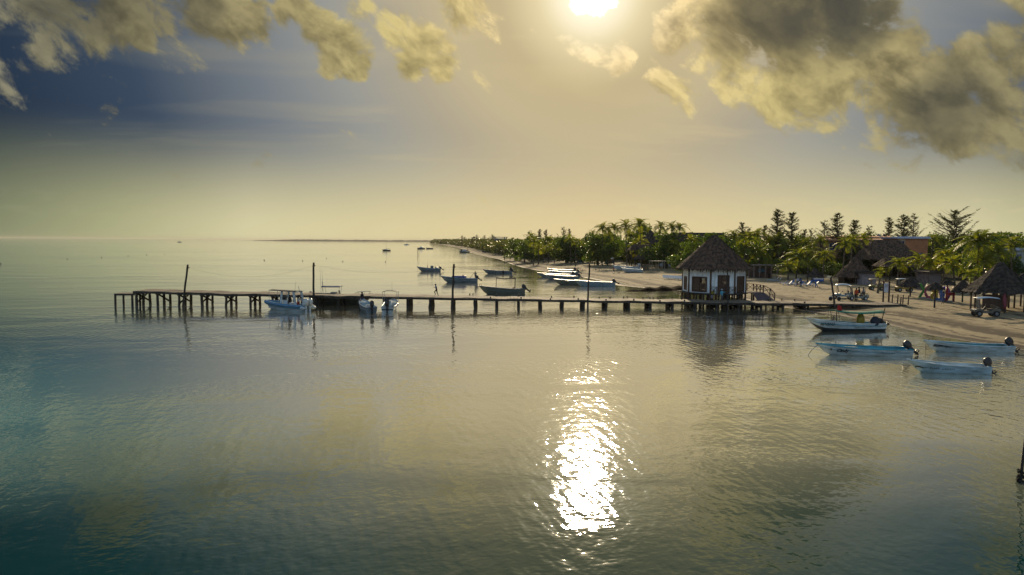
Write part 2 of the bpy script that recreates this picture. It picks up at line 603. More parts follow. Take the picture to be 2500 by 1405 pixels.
def make_beach():
    ys = np.concatenate([np.arange(38, 160, 1.2), np.geomspace(160, 2300, 90)])
    ds = np.concatenate([np.arange(-10, 0, 1.5), np.arange(0, 30, 0.9), np.geomspace(30, 1500, 32)])
    Y, D = np.meshgrid(ys, ds, indexing='ij')
    sc = np.clip(Y / 130.0, 1.0, 3.0)
    X = shore_x(Y) + np.where(D < 30, D * sc, D + 30 * (sc - 1))
    Z = ground_z(X, Y)
    rng = np.random.default_rng(3)
    Z = Z + np.where(D > 1.0, rng.normal(0, 0.018, Z.shape), 0)
    n, k = X.shape
    vs = np.stack([X.ravel(), Y.ravel(), Z.ravel()], 1)
    idx = np.arange(n * k).reshape(n, k)
    f = np.stack([idx[:-1, :-1].ravel(), idx[:-1, 1:].ravel(), idx[1:, 1:].ravel(), idx[1:, :-1].ravel()], 1)
    me = bpy.data.meshes.new('beach')
    me.from_pydata(vs.tolist(), [], f.tolist())
    at_ = me.attributes.new('shore', 'FLOAT', 'POINT')
    at_.data.foreach_set('value', (X - shore_x(Y)).ravel().astype(np.float32))
    me.polygons.foreach_set('use_smooth', [True] * len(me.polygons))
    m = bpy.data.materials.new('sand')
    m.use_nodes = True
    T = NT(m.node_tree)
    b = T.n['Principled BSDF']
    tc = T.new('ShaderNodeTexCoord')
    P = tc.outputs['Object']
    an = T.new('ShaderNodeAttribute', attribute_name='shore')
    d = an.outputs['Fac']
    n1 = T.noise(P, 0.45, 5, 0.6)
    n2 = T.noise(T.vm('MULTIPLY', P, (1.0, 0.35, 1)), 0.9, 5, 0.65, 0.4)
    n3 = T.noise(P, 6.0, 3, 0.6)
    dd = T.m('ADD', d, T.m('MULTIPLY', T.m('SUBTRACT', n1, 0.5), 3.2))
    sand = T.mix(T.mr(n1, 0.3, 0.7), (0.27, 0.220, 0.130), (0.39, 0.325, 0.20))
    sand = T.mix(T.m('MULTIPLY', T.mr(n3, 0.35, 0.7), 0.45), sand, (0.30, 0.235, 0.155))
    # strand lines of dry weed
    d3 = T.m('ADD', d, T.m('MULTIPLY', T.m('SUBTRACT', n2, 0.5), 2.4))
    w = T.m('MULTIPLY', T.mr(d3, 0.4, 0.8), T.mr(d3, 2.5, 1.8))
    wb = T.m('MULTIPLY', T.mr(d3, 2.9, 3.2), T.mr(d3, 4.0, 3.5))
    w2 = T.m('MULTIPLY', T.m('MULTIPLY', T.mr(dd, 5.0, 5.8), T.mr(dd, 10.0, 7.5)), T.mr(n2, 0.32, 0.45))
    w3 = T.m('MULTIPLY', T.m('MULTIPLY', T.mr(dd, 8, 11), T.mr(dd, 36, 18)), T.mr(n2, 0.50, 0.64))
    weed = T.m('MAXIMUM', T.m('MAXIMUM', w, T.m('MULTIPLY', wb, T.mr(n1, 0.4, 0.55))), T.m('MAXIMUM', w2, T.m('MULTIPLY', w3, 0.8)))
    trk = T.m('MULTIPLY', T.mr(T.m('SINE', T.m('ADD', T.m('MULTIPLY', d, 1.9), T.m('MULTIPLY', n1, 9.0))), 0.80, 0.97), T.mr(T.noise(P, 0.11, 2, 0.5), 0.46, 0.60))
    sand = T.mix(T.m('MULTIPLY', trk, 0.45), sand, (0.17, 0.135, 0.085))
    sand = T.mix(T.mr(d, 4.0, 0.6, 0, 0.75), sand, (0.17, 0.145, 0.115))
    sand = T.mix(T.m('MULTIPLY', weed, 0.92), sand, (0.035, 0.026, 0.018))
    sand = T.mix(T.mr(T.m('ADD', d, T.m('MULTIPLY', n1, 20.0)), 56, 84), sand, (0.060, 0.052, 0.028))
    T.put(b.inputs['Base Color'], sand)
    T.put(b.inputs['Roughness'], T.mr(d, 0.3, 2.0, 0.75, 0.95))
    b.inputs['Specular IOR Level'].default_value = 0.2
    bp = T.new('ShaderNodeBump')
    bp.inputs['Strength'].default_value = 0.8
    bp.inputs['Distance'].default_value = 0.12
    T.put(bp.inputs['Height'], T.m('ADD', T.noise(P, 2.2, 4, 0.6), T.m('MULTIPLY', weed, 0.5)))
    T.l.new(bp.outputs[0], b.inputs['Normal'])
    me.materials.append(m)
    o = bpy.data.objects.new('beach', me)
    link(o)
    tag(o, 'pale sand beach with dark strand lines of weed', None, None, 'structure')


make_beach()


# ------------------------------------------------------------------ pier
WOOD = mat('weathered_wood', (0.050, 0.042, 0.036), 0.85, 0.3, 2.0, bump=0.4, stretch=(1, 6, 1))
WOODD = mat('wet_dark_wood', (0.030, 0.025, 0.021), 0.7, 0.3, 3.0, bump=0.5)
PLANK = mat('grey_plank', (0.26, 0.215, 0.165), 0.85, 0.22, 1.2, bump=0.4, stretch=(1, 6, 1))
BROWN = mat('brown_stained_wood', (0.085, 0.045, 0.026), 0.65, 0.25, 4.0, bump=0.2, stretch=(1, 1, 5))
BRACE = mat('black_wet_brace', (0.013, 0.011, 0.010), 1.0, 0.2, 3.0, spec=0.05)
PY, PW = 97.0, 4.0
_dk = np.array([(326, 711), (448, 713.6), (547, 717.2), (660, 718.4), (827, 722.4), (936, 723.8), (1107, 727), (1290, 730.5), (1436, 733.6), (1660, 736.6), (1778, 738.6), (1970, 741), (2216, 745)])
_dx = [atY(a, b, PY) for a, b in _dk]
DECK_X = np.array([p.x for p in _dx])
DECK_Z = np.array([p.z for p in _dx])


def deck_z(X):
    return float(np.interp(X, DECK_X, DECK_Z)) + .035 * math.sin(X * .83) + .025 * math.sin(X * 1.9 + 1)


def pxX(px):
    return atY(px, 735, PY).x


def make_pier():
    O = Vector((pxX(279), PY, 0))
    pier = thing('pier', 'long weathered wooden pier on X-braced piles running out from the beach', 'pier', O)

    def L(x, y, z):
        return (x - O.x, y - O.y, z)
    x0, x1 = pxX(325), pxX(2214)
    # planks
    pm = []
    for k in range(4):
        mb = MB()
        mb.box((0, PW / 2, -0.03), (0.178 - 0.004 * k, PW + 0.1, 0.055))
        pm.append(mb.mesh('plank', PLANK))
    lo, hi = pxX(930), pxX(930) + 300 * 0.205
    rest = MB()
    n = int((x1 - x0) / 0.205)
    for i in range(n):
        x = x0 + (i + 0.5) * 0.205
        z = deck_z(x) + random.uniform(-0.008, 0.008)
        if lo <= x < hi:
            inst(pm[random.randrange(4)], 'plank', pier, L(x, PY + random.uniform(-.03, .03), z), (0, 0, random.uniform(-.004, .004)))
        else:
            rest.box(L(x, PY + PW / 2 + random.uniform(-.03, .03), z - 0.03), (0.178, PW + 0.1, 0.055), random.uniform(-.004, .004))
    tag(rest.build('planking', PLANK, pier), kind='stuff')
    # bents
    fr = [332, 383, 436, 491, 551, 610, 664, 717, 771, 825, 880, 937, 995, 1050, 1104, 1158.6, 1212, 1266, 1320, 1374, 1426, 1481, 1536, 1589, 1643]
    while fr[-1] < 1930:
        fr.append(fr[-1] + 54)
    bx = [pxX(p) for p in fr]
    for i, x in enumerate(bx):
        zt = deck_z(x) - 0.36
        thick = 0.19
        ys = (PY + 0.22, PY + PW / 2, PY + PW - 0.22)
        zb = -1.2
        for j, yy in enumerate(ys):
            r = thick * random.uniform(.85, 1.1)
            a, b_ = random.uniform(-.16, .16), random.uniform(-.12, .12)
            mb = MB()
            mb.tube([(a, b_, zb), (a * .5 + random.uniform(-.03, .03), b_ * .5, zb * .1), (random.uniform(-.03, .03), 0, zt * .6), (0, 0, zt)], [r * 1.1, r * 1.08, r, r * .95], 8)
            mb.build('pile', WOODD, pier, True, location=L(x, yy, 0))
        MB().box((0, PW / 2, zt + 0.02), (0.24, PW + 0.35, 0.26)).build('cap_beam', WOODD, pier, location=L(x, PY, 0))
        if fr[i] < 700 or fr[i] > 1400 or random.random() < .3:
            h0, h1 = 0.32 + random.uniform(-.1, .1), zt - 0.12
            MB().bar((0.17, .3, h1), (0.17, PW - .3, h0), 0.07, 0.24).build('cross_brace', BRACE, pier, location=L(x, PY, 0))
            if fr[i] != 383:
                MB().bar((-0.17, .3, h0), (-0.17, PW - .3, h1), 0.07, 0.24).build('cross_brace', BRACE, pier, location=L(x, PY, 0))
    ends = [x0] + bx + [pxX(p) for p in (1990, 2045, 2100, 2155)] + [x1]
    for a, b_ in zip(ends[:-1], ends[1:]):
        for yy in (PY + 0.02, PY + PW - 0.02):
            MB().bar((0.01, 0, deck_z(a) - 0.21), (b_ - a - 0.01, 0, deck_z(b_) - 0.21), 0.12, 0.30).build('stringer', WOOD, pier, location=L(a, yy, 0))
    # short piles where the pier runs up the sand
    for p in (1975, 2030, 2085, 2140, 2190):
        x = pxX(p)
        for yy in (PY + .25, PY + PW - .25):
            MB().tube([(0, 0, -.3), (0, 0, deck_z(x) - .3)], .15, 7).build('pile', WOODD, pier, location=L(x, yy, 0))
    # lower step at the seaward end
    xa, xb = pxX(279), pxX(325)
    z = atY(290, 717, PY).z
    st = MB()
    for k in range(11):
        st.box((0.12 + k * (xb - xa - .1) / 11, 1.1, z - .03), (.2, 2.3, .055), random.uniform(-.02, .02))
    st.build('step_planks', PLANK, pier)
    for yy in (0.05, 2.1):
        MB().bar((0, yy, z - .19), (xb - xa + .2, yy, z - .16), .13, .24).build('stringer', WOOD, pier)
        for xx in (.12, xb - xa - .15):
            MB().tube([(random.uniform(-.06, .06), 0, -1.2), (0, 0, .4), (0, 0, z - .28)], [.17, .16, .15], 7).build('pile', WOODD, pier, True, location=(xx, yy + .02, 0))
    # cleats and stub posts along both edges
    cm = MB()
    cm.box((0, 0, .10), (.10, .10, .22)).box((0, 0, .24), (.36, .09, .08))
    cm = cm.mesh('cleat', WOODD)
    bm_ = MB().box((0, 0, .13), (.16, .16, .30)).mesh('bollard', WOODD)
    for p in (1151, 1500, 1497, 1542, 1582, 1620, 1656, 1697, 1900, 1934, 1967):
        x = pxX(p)
        inst(cm, 'cleat', pier, L(x, PY + PW - .25, deck_z(x)), (0, 0, random.uniform(-.3, .3)))
    for p in (1143, 1210, 1267, 1350, 1407, 1471, 1533, 1600, 1608, 1680, 1838, 1905):
        x = pxX(p)
        inst(bm_, 'bollard', pier, L(x, PY + PW - .2, deck_z(x)))
    for p in (1197, 1272, 1344, 1412, 1480, 1548, 1612, 1672, 1966):
        x = pxX(p)
        inst(bm_, 'bollard', pier, L(x, PY + .2, deck_z(x)), (0, 0, .2), (1, 1, .8))
    # posts and rope round the landward end
    tops = []
    for px, py0, py1, yy in ((2178, 719, 740, 3.4), (2191, 719, 741, 2.5), (2198.5, 725, 744, .6), (2204, 720, 742, 1.9), (2217, 722, 745, .25)):
        p = atY(px, py1, PY + yy)
        h = (py1 - py0) * (PY + yy) / FPX
        zz = deck_z(p.x) - .05
        MB().tube([(0, 0, 0), (.02, 0, h * .6), (.04, 0, h)], [.09, .08, .075], 7).build('railing_post', BROWN, pier, location=L(p.x, PY + yy, zz))
        tops.append((p.x, PY + yy, zz + h * .75))
    for a, b_ in zip(tops[:-1], tops[1:]):
        m_ = [(a[k] + b_[k]) / 2 for k in range(3)]
        MB().tube([L(*a), L(m_[0], m_[1], m_[2] - .25), L(*b_)], .022, 5).build('rope', mat('old_rope', (.25, .21, .15), .9), pier)


make_pier()


# the line of tall poles along the pier and the slack cable they carry
POLES = []


def make_pole(px, py_top, px_top, label, Y=PY - .3, zbase=-1.0, r=.13, box=False, ptop=None):
    X = pxX(px)
    top = atY(px_top, py_top, Y)
    o = thing('tall_pole', label, 'pole', (X, Y, 0), 0, 'tall poles along the pier')
    dx = top.x - X
    pts, rr = [], []
    for k in range(9):
        t = k / 8
        pts.append((dx * t + random.uniform(-.05, .05) * (0 < t < 1), random.uniform(-.03, .03), zbase + (top.z - zbase) * t))
        rr.append(r * (1.05 - .2 * t) * random.uniform(.94, 1.06))
    MB().tube(pts, rr, 8).build('shaft', WOODD if not box else WOOD, o, True)
    c = MB().bar((dx - .22, 0, top.z - .5), (dx + .22, 0, top.z - .46), .05, .07)
    c.tube([(dx + .15, 0, top.z - .46), (dx + .15, 0, top.z - .33)], .035, 6)
    c.build('insulator_bracket', WOODD, o)
    if box:
        MB().box((dx - .28, 0, top.z - .02), (.42, .3, .26)).build('lamp_box', mat('pale_lamp_box', (.62, .58, .42), .5), o)
        MB().bar((dx - .1, 0, top.z - .1), (dx + .05, 0, top.z - .2), .05).build('lamp_arm', WOODD, o)
    POLES.append(Vector((X + dx, Y, top.z - .35)))
    return o


make_pole(446, 646.5, 458.5, 'dark pole leaning right near the seaward end of the pier', r=.15)
make_pole(767, 641.5, 766, 'slightly crooked upright pole beside the inflatable boat', r=.16)
make_pole(1104, 645, 1108.5, 'tall pole right of the runner on the pier', r=.15)
make_pole(1434, 643, 1439, 'thin tall pole in front of the shore group of boats', r=.12)
make_pole(1777, 655, 1775.5, 'thin pole in front of the white hut door', r=.10)
make_pole(2037, 676, 2028, 'leaning grey pole with pale lamp box beside the parked carts', r=.14, zbase=.2, box=True)
CAB = mat('black_cable', (.02, .02, .02), .6)
for i, (a, b) in enumerate(zip(POLES[:-1], POLES[1:])):
    sag = (1.5, 1.0, .8, .7, .6)[i]
    mb = MB()
    mb.tube([(a.lerp(b, t / 14) - a) - Vector((0, 0, sag * 4 * (t / 14) * (1 - t / 14))) for t in range(15)], .007, 4)
    lab = ('slack cable between the leaning end pole and the next pole', 'slack cable from the crooked pole to the pole by the runner', 'slack cable over the bare middle of the pier',
           'slack cable between the thin pole and the hut pole', 'slack cable from the hut pole to the lamp pole')[i]
    tag(mb.build('cable', CAB, None, location=a), lab, 'cable', 'cables between the pier poles')


# ------------------------------------------------------------------ thatch
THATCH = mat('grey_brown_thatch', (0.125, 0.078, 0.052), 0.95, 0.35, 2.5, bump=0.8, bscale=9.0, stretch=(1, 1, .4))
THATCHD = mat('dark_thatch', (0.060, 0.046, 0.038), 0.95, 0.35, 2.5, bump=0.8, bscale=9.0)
WHITE = mat('white_lime_wall', (0.82, 0.88, 0.92), 0.85, 0.05, 1.5, bump=0.15, col2=(0.62, 0.66, 0.67), stretch=(2.2, 2.2, .45))


def thatch_shell(mb, prof, n=8, rot=0.0, rows=9, per=26, rag=.35, sx=1.0, rng=random):
    """closed thatched cone or hip: a stepped core under overlapping ragged bundles; prof = [(radius, z)...] from the ridge down"""
    def ring(r, z):
        return [Vector((r * sx * math.sin(rot + 2 * math.pi * k / n) if sx != 1 else r * math.sin(rot + 2 * math.pi * k / n), -r * math.cos(rot + 2 * math.pi * k / n), z)) for k in range(n)]
    rings = [ring(r, z) for r, z in prof]
    under = ring(prof[-1][0] - .25, prof[-1][1] + .02)
    mb.loft(rings + [under, ring(prof[-1][0] * .3, prof[-1][1] + .35)])
    rs = np.array([p[0] for p in prof])
    zs = np.array([p[1] for p in prof])
    s = np.concatenate([[0], np.cumsum(np.hypot(np.diff(rs), np.diff(zs)))])

    def pt(u, a, lift):
        r, z = float(np.interp(u, s, rs)), float(np.interp(u, s, zs))
        k = a / (2 * math.pi) * n
        f = k - math.floor(k)
        a0 = rot + 2 * math.pi * math.floor(k) / n
        a1 = rot + 2 * math.pi * (math.floor(k) + 1) / n
        x = (math.sin(a0) * (1 - f) + math.sin(a1) * f) * (r + lift * .6) * sx
        y = -(math.cos(a0) * (1 - f) + math.cos(a1) * f) * (r + lift * .6)
        return Vector((x, y, z + lift * .8))
    for i in range(rows):
        u1 = s[-1] * (i + 1) / rows
        r = float(np.interp(u1, s, rs))
        m_ = max(8, int(per * r / prof[-1][0] * rng.uniform(.9, 1.1)))
        ln = s[-1] / rows * 1.7
        for k in range(m_):
            a = 2 * math.pi * (k + rng.uniform(0, 1)) / m_
            w = 2 * math.pi / m_ * rng.uniform(.45, .75)
            e = u1 + rng.uniform(-.1, .12) * ln
            drop = rng.uniform(0, rag) if i == rows - 1 else 0
            p0, p1 = pt(max(0, e - ln), a - w * .4, .02), pt(max(0, e - ln), a + w * .4, .02)
            lf = rng.uniform(.06, .15)
            q0, q1 = pt(min(e, s[-1]), a - w, lf), pt(min(e, s[-1]), a + w, lf * .8)
            if drop:
                q0 -= Vector((0, 0, drop))
                q1 -= Vector((0, 0, drop * rng.uniform(.3, 1)))
            mid = (q0 + q1) / 2 - Vector((0, 0, .05))
            mb.add([p0, p1, q1, mid, q0], [(0, 1, 2, 3, 4)])
    return mb


# ------------------------------------------------------------------ hut on the pier
def make_hut():
    C = atY(1742, 700, 104.6)
    C.z = 0
    fl = 2.05
    R = 4.55
    hut = thing('palapa_hut', 'white eight-sided hut on stilts with tall thatched cone roof', 'hut', C)
    ang = [math.radians(a - 16.4) for a in (-95, -50, -5, 40, 85, 130, 175, 220)]

    def V(a, r, z):
        return Vector((r * math.sin(a), -r * math.cos(a), z))
    top = 5.75
    # floor and joists
    mb = MB()
    mb.loft([[V(a, R + .35, fl - .22) for a in ang], [V(a, R + .35, fl - .02) for a in ang]])
    mb.build('floor', WOOD, hut)
    spans = {0: (.30, .72, .25, 2.25), 1: (.16, .83, .12, 2.35), 2: (.30, .76, .02, 2.65), 3: (.17, .83, .02, 2.45), 4: (.3, .7, .9, 2.2), 5: (.25, .75, .9, 2.2), 6: (.3, .7, .1, 2.3), 7: (.25, .75, .9, 2.2)}
    for i in range(8):
        a, b = ang[i], ang[(i + 1) % 8]
        p, q = V(a, R, fl), V(b, R, fl)
        d = (q - p)
        Lw = d.length
        d.normalize()
        nrm = Vector((d.y, -d.x, 0))
        wall = MB()
        t0, t1, z0, z1 = spans[i]
        th = .14

        def seg(u0, u1, h0, h1, mbx, off=0.0, t=th):
            c = p + d * ((u0 + u1) / 2 * Lw) + Vector((0, 0, (h0 + h1) / 2)) + nrm * off
            M = Matrix((d, nrm, Vector((0, 0, 1)))).transposed()
            mbx.box(c, ((u1 - u0) * Lw, t, h1 - h0), M=M)
        H = top - fl
        seg(.03, t0, 0, H, wall)
        seg(t1, .97, 0, H, wall)
        seg(t0, t1, z1, H, wall)
        if z0 > .05:
            seg(t0, t1, 0, z0, wall)
        wall.build('wall', WHITE, hut)
        door = z0 < .05
        w = MB()
        fw = .07 / Lw
        seg(t0 - fw, t0 + fw, z0, z1, w, .03, .17)
        seg(t1 - fw, t1 + fw, z0, z1, w, .03, .17)
        seg(t0 + fw, t1 - fw, z1 - .14, z1 + .02, w, .03, .17)
        seg(t0 + fw, t1 - fw, z0 - .02, z0 + .1, w, .03, .17)
        wo = w.build('door' if door else 'window', BROWN, hut)
        # two louvred leaves
        for h in range(2):
            u0 = t0 + fw + (t1 - t0 - 2 * fw) * (h * .5) + .006
            u1 = t0 + fw + (t1 - t0 - 2 * fw) * (h * .5 + .5) - .006
            lf = MB()
            seg(u0, u0 + .06 / Lw, z0 + .1, z1 - .14, lf, .01, .06)
            seg(u1 - .06 / Lw, u1, z0 + .1, z1 - .14, lf, .01, .06)
            solid = door or h == 0
            zz = z0 + .15
            step = .13
            lim = z1 - .2 if solid else z0 + (z1 - z0) * .55
            while zz < lim:
                seg(u0 + .06 / Lw, u1 - .06 / Lw, zz, zz + (.115 if solid else .1), lf, .01 + random.uniform(-.006, .006), .035)
                zz += step
            lf.build('shutter_leaf', BROWN, wo)
        MB().tube([V(a, R + .06, -1.2), V(a, R + .05, fl), V(a, R + .02, top - .1)], [.17, .15, .13], 8).build('corner_post', BROWN, hut)
    # interior floor clutter is dark; inner stilts
    for i in range(8):
        for f_ in (.35, .68):
            p, q = V(ang[i], R, 0), V(ang[(i + 1) % 8], R, 0)
            c = p.lerp(q, f_)
            MB().tube([(c.x + random.uniform(-.1, .1), c.y, -1.2), (c.x, c.y, fl - .2)], [.16, .14], 7).build('stilt', WOODD, hut)
    for k in range(10):
        a, r = random.uniform(0, 6.28), random.uniform(.8, 3.6)
        MB().tube([(r * math.sin(a), r * math.cos(a), -1.2), (r * math.sin(a), r * math.cos(a), fl - .2)], .14, 6).build('stilt', WOODD, hut)
    MB().box((0, 0, fl - .33), (7.8, .2, .2)).build('joist', WOODD, hut)
    MB().box((0, 1.6, fl - .33), (7.4, .2, .2)).build('joist', WOODD, hut)
    MB().box((0, -1.6, fl - .33), (7.4, .2, .2)).build('joist', WOODD, hut)
    # roof
    ap = 10.55
    prof = [(.12, ap), (.45, ap - .28), (1.42, ap - 1.15), (2.78, ap - 2.42), (4.08, ap - 3.62), (5.08, ap - 4.5), (5.62, ap - 4.98)]
    mb = thatch_shell(MB(), prof, 16, .2, 13, 84, .42)
    roof = mb.build('roof', THATCH, hut)
    # fringe hanging under the eave
    fr = MB()
    for k in range(260):
        a = 2 * math.pi * k / 260 + random.uniform(-.01, .01)
        r = 5.5 + random.uniform(-.12, .1)
        z = ap - 4.95
        w = .05 + random.random() * .05
        dn = random.uniform(.12, .62)
        c, s = math.cos(a), math.sin(a)
        fr.add([(r * s - w * c, -r * c - w * s, z), (r * s + w * c, -r * c + w * s, z), (r * 1.01 * s + w * .4 * c, -r * 1.01 * c + w * .4 * s, z - dn), (r * 1.01 * s - w * .5 * c, -r * 1.01 * c - w * .5 * s, z - dn * .8)], [(0, 1, 2, 3)])
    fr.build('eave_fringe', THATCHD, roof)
    MB().lathe([(.22, ap - .1), (.2, ap + .05), (.05, ap + .16)], 9).build('ridge_cap', THATCHD, roof)
    # balcony rail before the door
    a0, a1 = V(ang[2], R + .3, fl), V(ang[3], R + .3, fl)
    n_ = 4
    prev = None
    for k in range(n_ + 1):
        c = a0.lerp(a1, k / n_)
        MB().tube([c, c + Vector((0, 0, 1.0))], .05, 6).build('rail_post', BROWN, hut)
        if prev is not None and k not in (2,):
            MB().bar(prev + Vector((0, 0, .95)), c + Vector((0, 0, .95)), .07, .06).build('hand_rail', BROWN, hut)
            MB().bar(prev + Vector((0, 0, .12)), c + Vector((0, 0, .9)), .045).build('rail_brace', BROWN, hut)
            MB().bar(prev + Vector((0, 0, .9)), c + Vector((0, 0, .12)), .045).build('rail_brace', BROWN, hut)
        prev = c
    # landing and ramp down to the pier deck
    lx0, lx1 = 3.6, 7.0
    yb = PY + PW + .05 - C.y
    MB().box(((lx0 + lx1) / 2 - .2, 1.0, fl - .12), (lx1 - lx0 - .1, 4.2, .16)).build('landing', WOOD, hut)
    rx0, rx1 = 5.6, 7.7
    zd = deck_z(C.x + 6.5) + .03
    mb = MB()
    mb.add([(rx0, -1.1, fl - .02), (rx1 - .5, -1.1, fl - .02), (rx1 + .3, yb, zd), (rx0 - .1, yb, zd), (rx0, -1.1, fl - .18), (rx1 - .5, -1.1, fl - .18), (rx1 + .3, yb, zd - .16), (rx0 - .1, yb, zd - .16)],
           [(0, 1, 2, 3), (7, 6, 5, 4), (0, 3, 7, 4), (1, 5, 6, 2), (3, 2, 6, 7), (0, 4, 5, 1)])
    mb.build('ramp', mat('plum_ramp_boards', (.13, .10, .11), .8, .2, 3, bump=.3, stretch=(6, 1, 1)), hut)
    line = [Vector((4.4, 3.0, fl)), Vector((5.3, 3.0, fl)), Vector((6.1, 3.0, fl)), Vector((6.95, 2.6, fl)), Vector((7.05, 1.4, fl)), Vector((7.15, .2, fl)), Vector((7.2, -1.0, fl)), Vector((7.6, -2.6, fl - .35)), Vector((8.0, yb + .1, zd))]
    for a, b in zip(line[:-1], line[1:]):
        MB().bar(a + Vector((0, 0, 1.0)), b + Vector((0, 0, 1.0)), .09, .08).build('hand_rail', BROWN, hut)
        MB().bar(a + Vector((0, 0, .1)), b + Vector((0, 0, .95)), .06).build('rail_brace', BROWN, hut)
        MB().bar(a + Vector((0, 0, .95)), b + Vector((0, 0, .1)), .06).build('rail_brace', BROWN, hut)
    for c in line:
        MB().tube([c - Vector((0, 0, .2)), c + Vector((0, 0, 1.06))], .075, 7).build('rail_post', BROWN, hut)
    for xx, yy in ((5.0, 2.8), (6.8, 2.8), (5.8, -.9), (7.0, -.9), (6.0, -2), (7.2, -2.2)):
        MB().tube([(xx, yy, -.6), (xx, yy, fl - .35 if yy > -1 else fl - .75)], .13, 7).build('stilt', WOODD, hut)


make_hut()


# ------------------------------------------------------------------ boats
def gel(name, c, rough=.35):
    return mat(name, c, rough, .06, 2.2, spec=.5, col2=(c[0] * .62 + .01, c[1] * .60 + .008, c[2] * .56 + .005), stretch=(.5, 1, 1.6))


GELW = gel('white_gelcoat', (.54, .63, .69))
GELB = gel('pale_blue_gelcoat', (.42, .58, .68))
GELG = gel('grey_blue_gelcoat', (.14, .185, .22))
GELD = gel('dark_blue_paint', (.012, .024, .042))
CYAN = gel('cyan_paint', (.03, .30, .44))
TEAL = gel('teal_paint', (.02, .22, .30))
GREYH = gel('dull_green_grey_hull', (.11, .13, .115))
BLACKM = mat('black_motor_cowl', (.022, .023, .028), .42, .1, 3)
WHITEM = gel('white_motor_cowl', (.66, .72, .74), .25)
DARK = mat('dark_metal', (.03, .03, .03), .5)
STEEL = mat('dull_steel_tube', (.35, .36, .36), .4, metal=.8)
BLUEC = mat('blue_canvas', (.010, .060, .16), .8, .15)
NAVYC = mat('navy_canvas', (.012, .020, .040), .8, .15)
TEALC = mat('dark_teal_canvas', (.012, .045, .055), .8, .15)
INK = mat('black_lettering', (.015, .013, .013), .6)


class Hull:
    """panga-like open hull; local +x is the bow, z = 0 the waterline"""

    def __init__(s, L=7.6, B=1.9, h=.72, hb=1.22, rake=.62, draft=.28, full=.45, stern=.86):
        s.L, s.B, s.h, s.hb, s.rake, s.draft, s.full, s.stern = L, B, h, hb, rake, draft, full, stern

    def half(s, t):
        if t < s.full:
            return s.B / 2 * (s.stern + (1 - s.stern) * math.sin(t / s.full * math.pi / 2))
        u = (t - s.full) / (1 - s.full)
        return max(.02, s.B / 2 * (1 - u ** 2.3) ** .8)

    def sheer(s, t):
        return s.h + (s.hb - s.h) * t ** 2.0 + .06 * (1 - t) ** 2

    def pt(s, t, k, side=1, inset=0.0):
        """k = 0 keel ... 1 sheer"""
        b = max(.0, s.half(t) - inset)
        zs = s.sheer(t)
        zk = -s.draft + (zs * .25 + s.draft) * max(0, (t - .80) / .20) ** 2
        flare = .62 + .16 * (1 - t)
        if k < .35:
            u = k / .35
            y, z = b * flare * u ** .8, zk + (.26 + .10 * t) * u ** 1.6
        else:
            u = (k - .35) / .65
            zc = zk + .26 + .10 * t
            y, z = b * (flare + (1 - flare) * u ** .75), zc + (zs - zc) * u
        x = s.L * t - s.L / 2
        x -= s.rake * max(0, (t - .55) / .45) ** 1.5 * max(0, (zs - z)) / (s.hb + s.draft) * 1.15
        return Vector((x, y * side, z))

    def side(s, x, z):
        """half width of the outer skin at length x and height z"""
        if not hasattr(s, '_g'):
            g = [s.pt(i / 80, .35 + .65 * j / 16) for i in range(81) for j in range(17)]
            s._g = np.array([tuple(p) for p in g])
        g = s._g
        d = (g[:, 0] - x) ** 2 + 4 * (g[:, 2] - z) ** 2
        k = np.argsort(d)[:4]
        w = 1 / (d[k] + 1e-5)
        return float((g[k, 1] * w).sum() / w.sum())


TS = [0, .12, .25, .4, .52, .63, .73, .82, .89, .945, .98, 1.0]
KS = [0, .12, .24, .35, .5, .68, .85, 1.0]


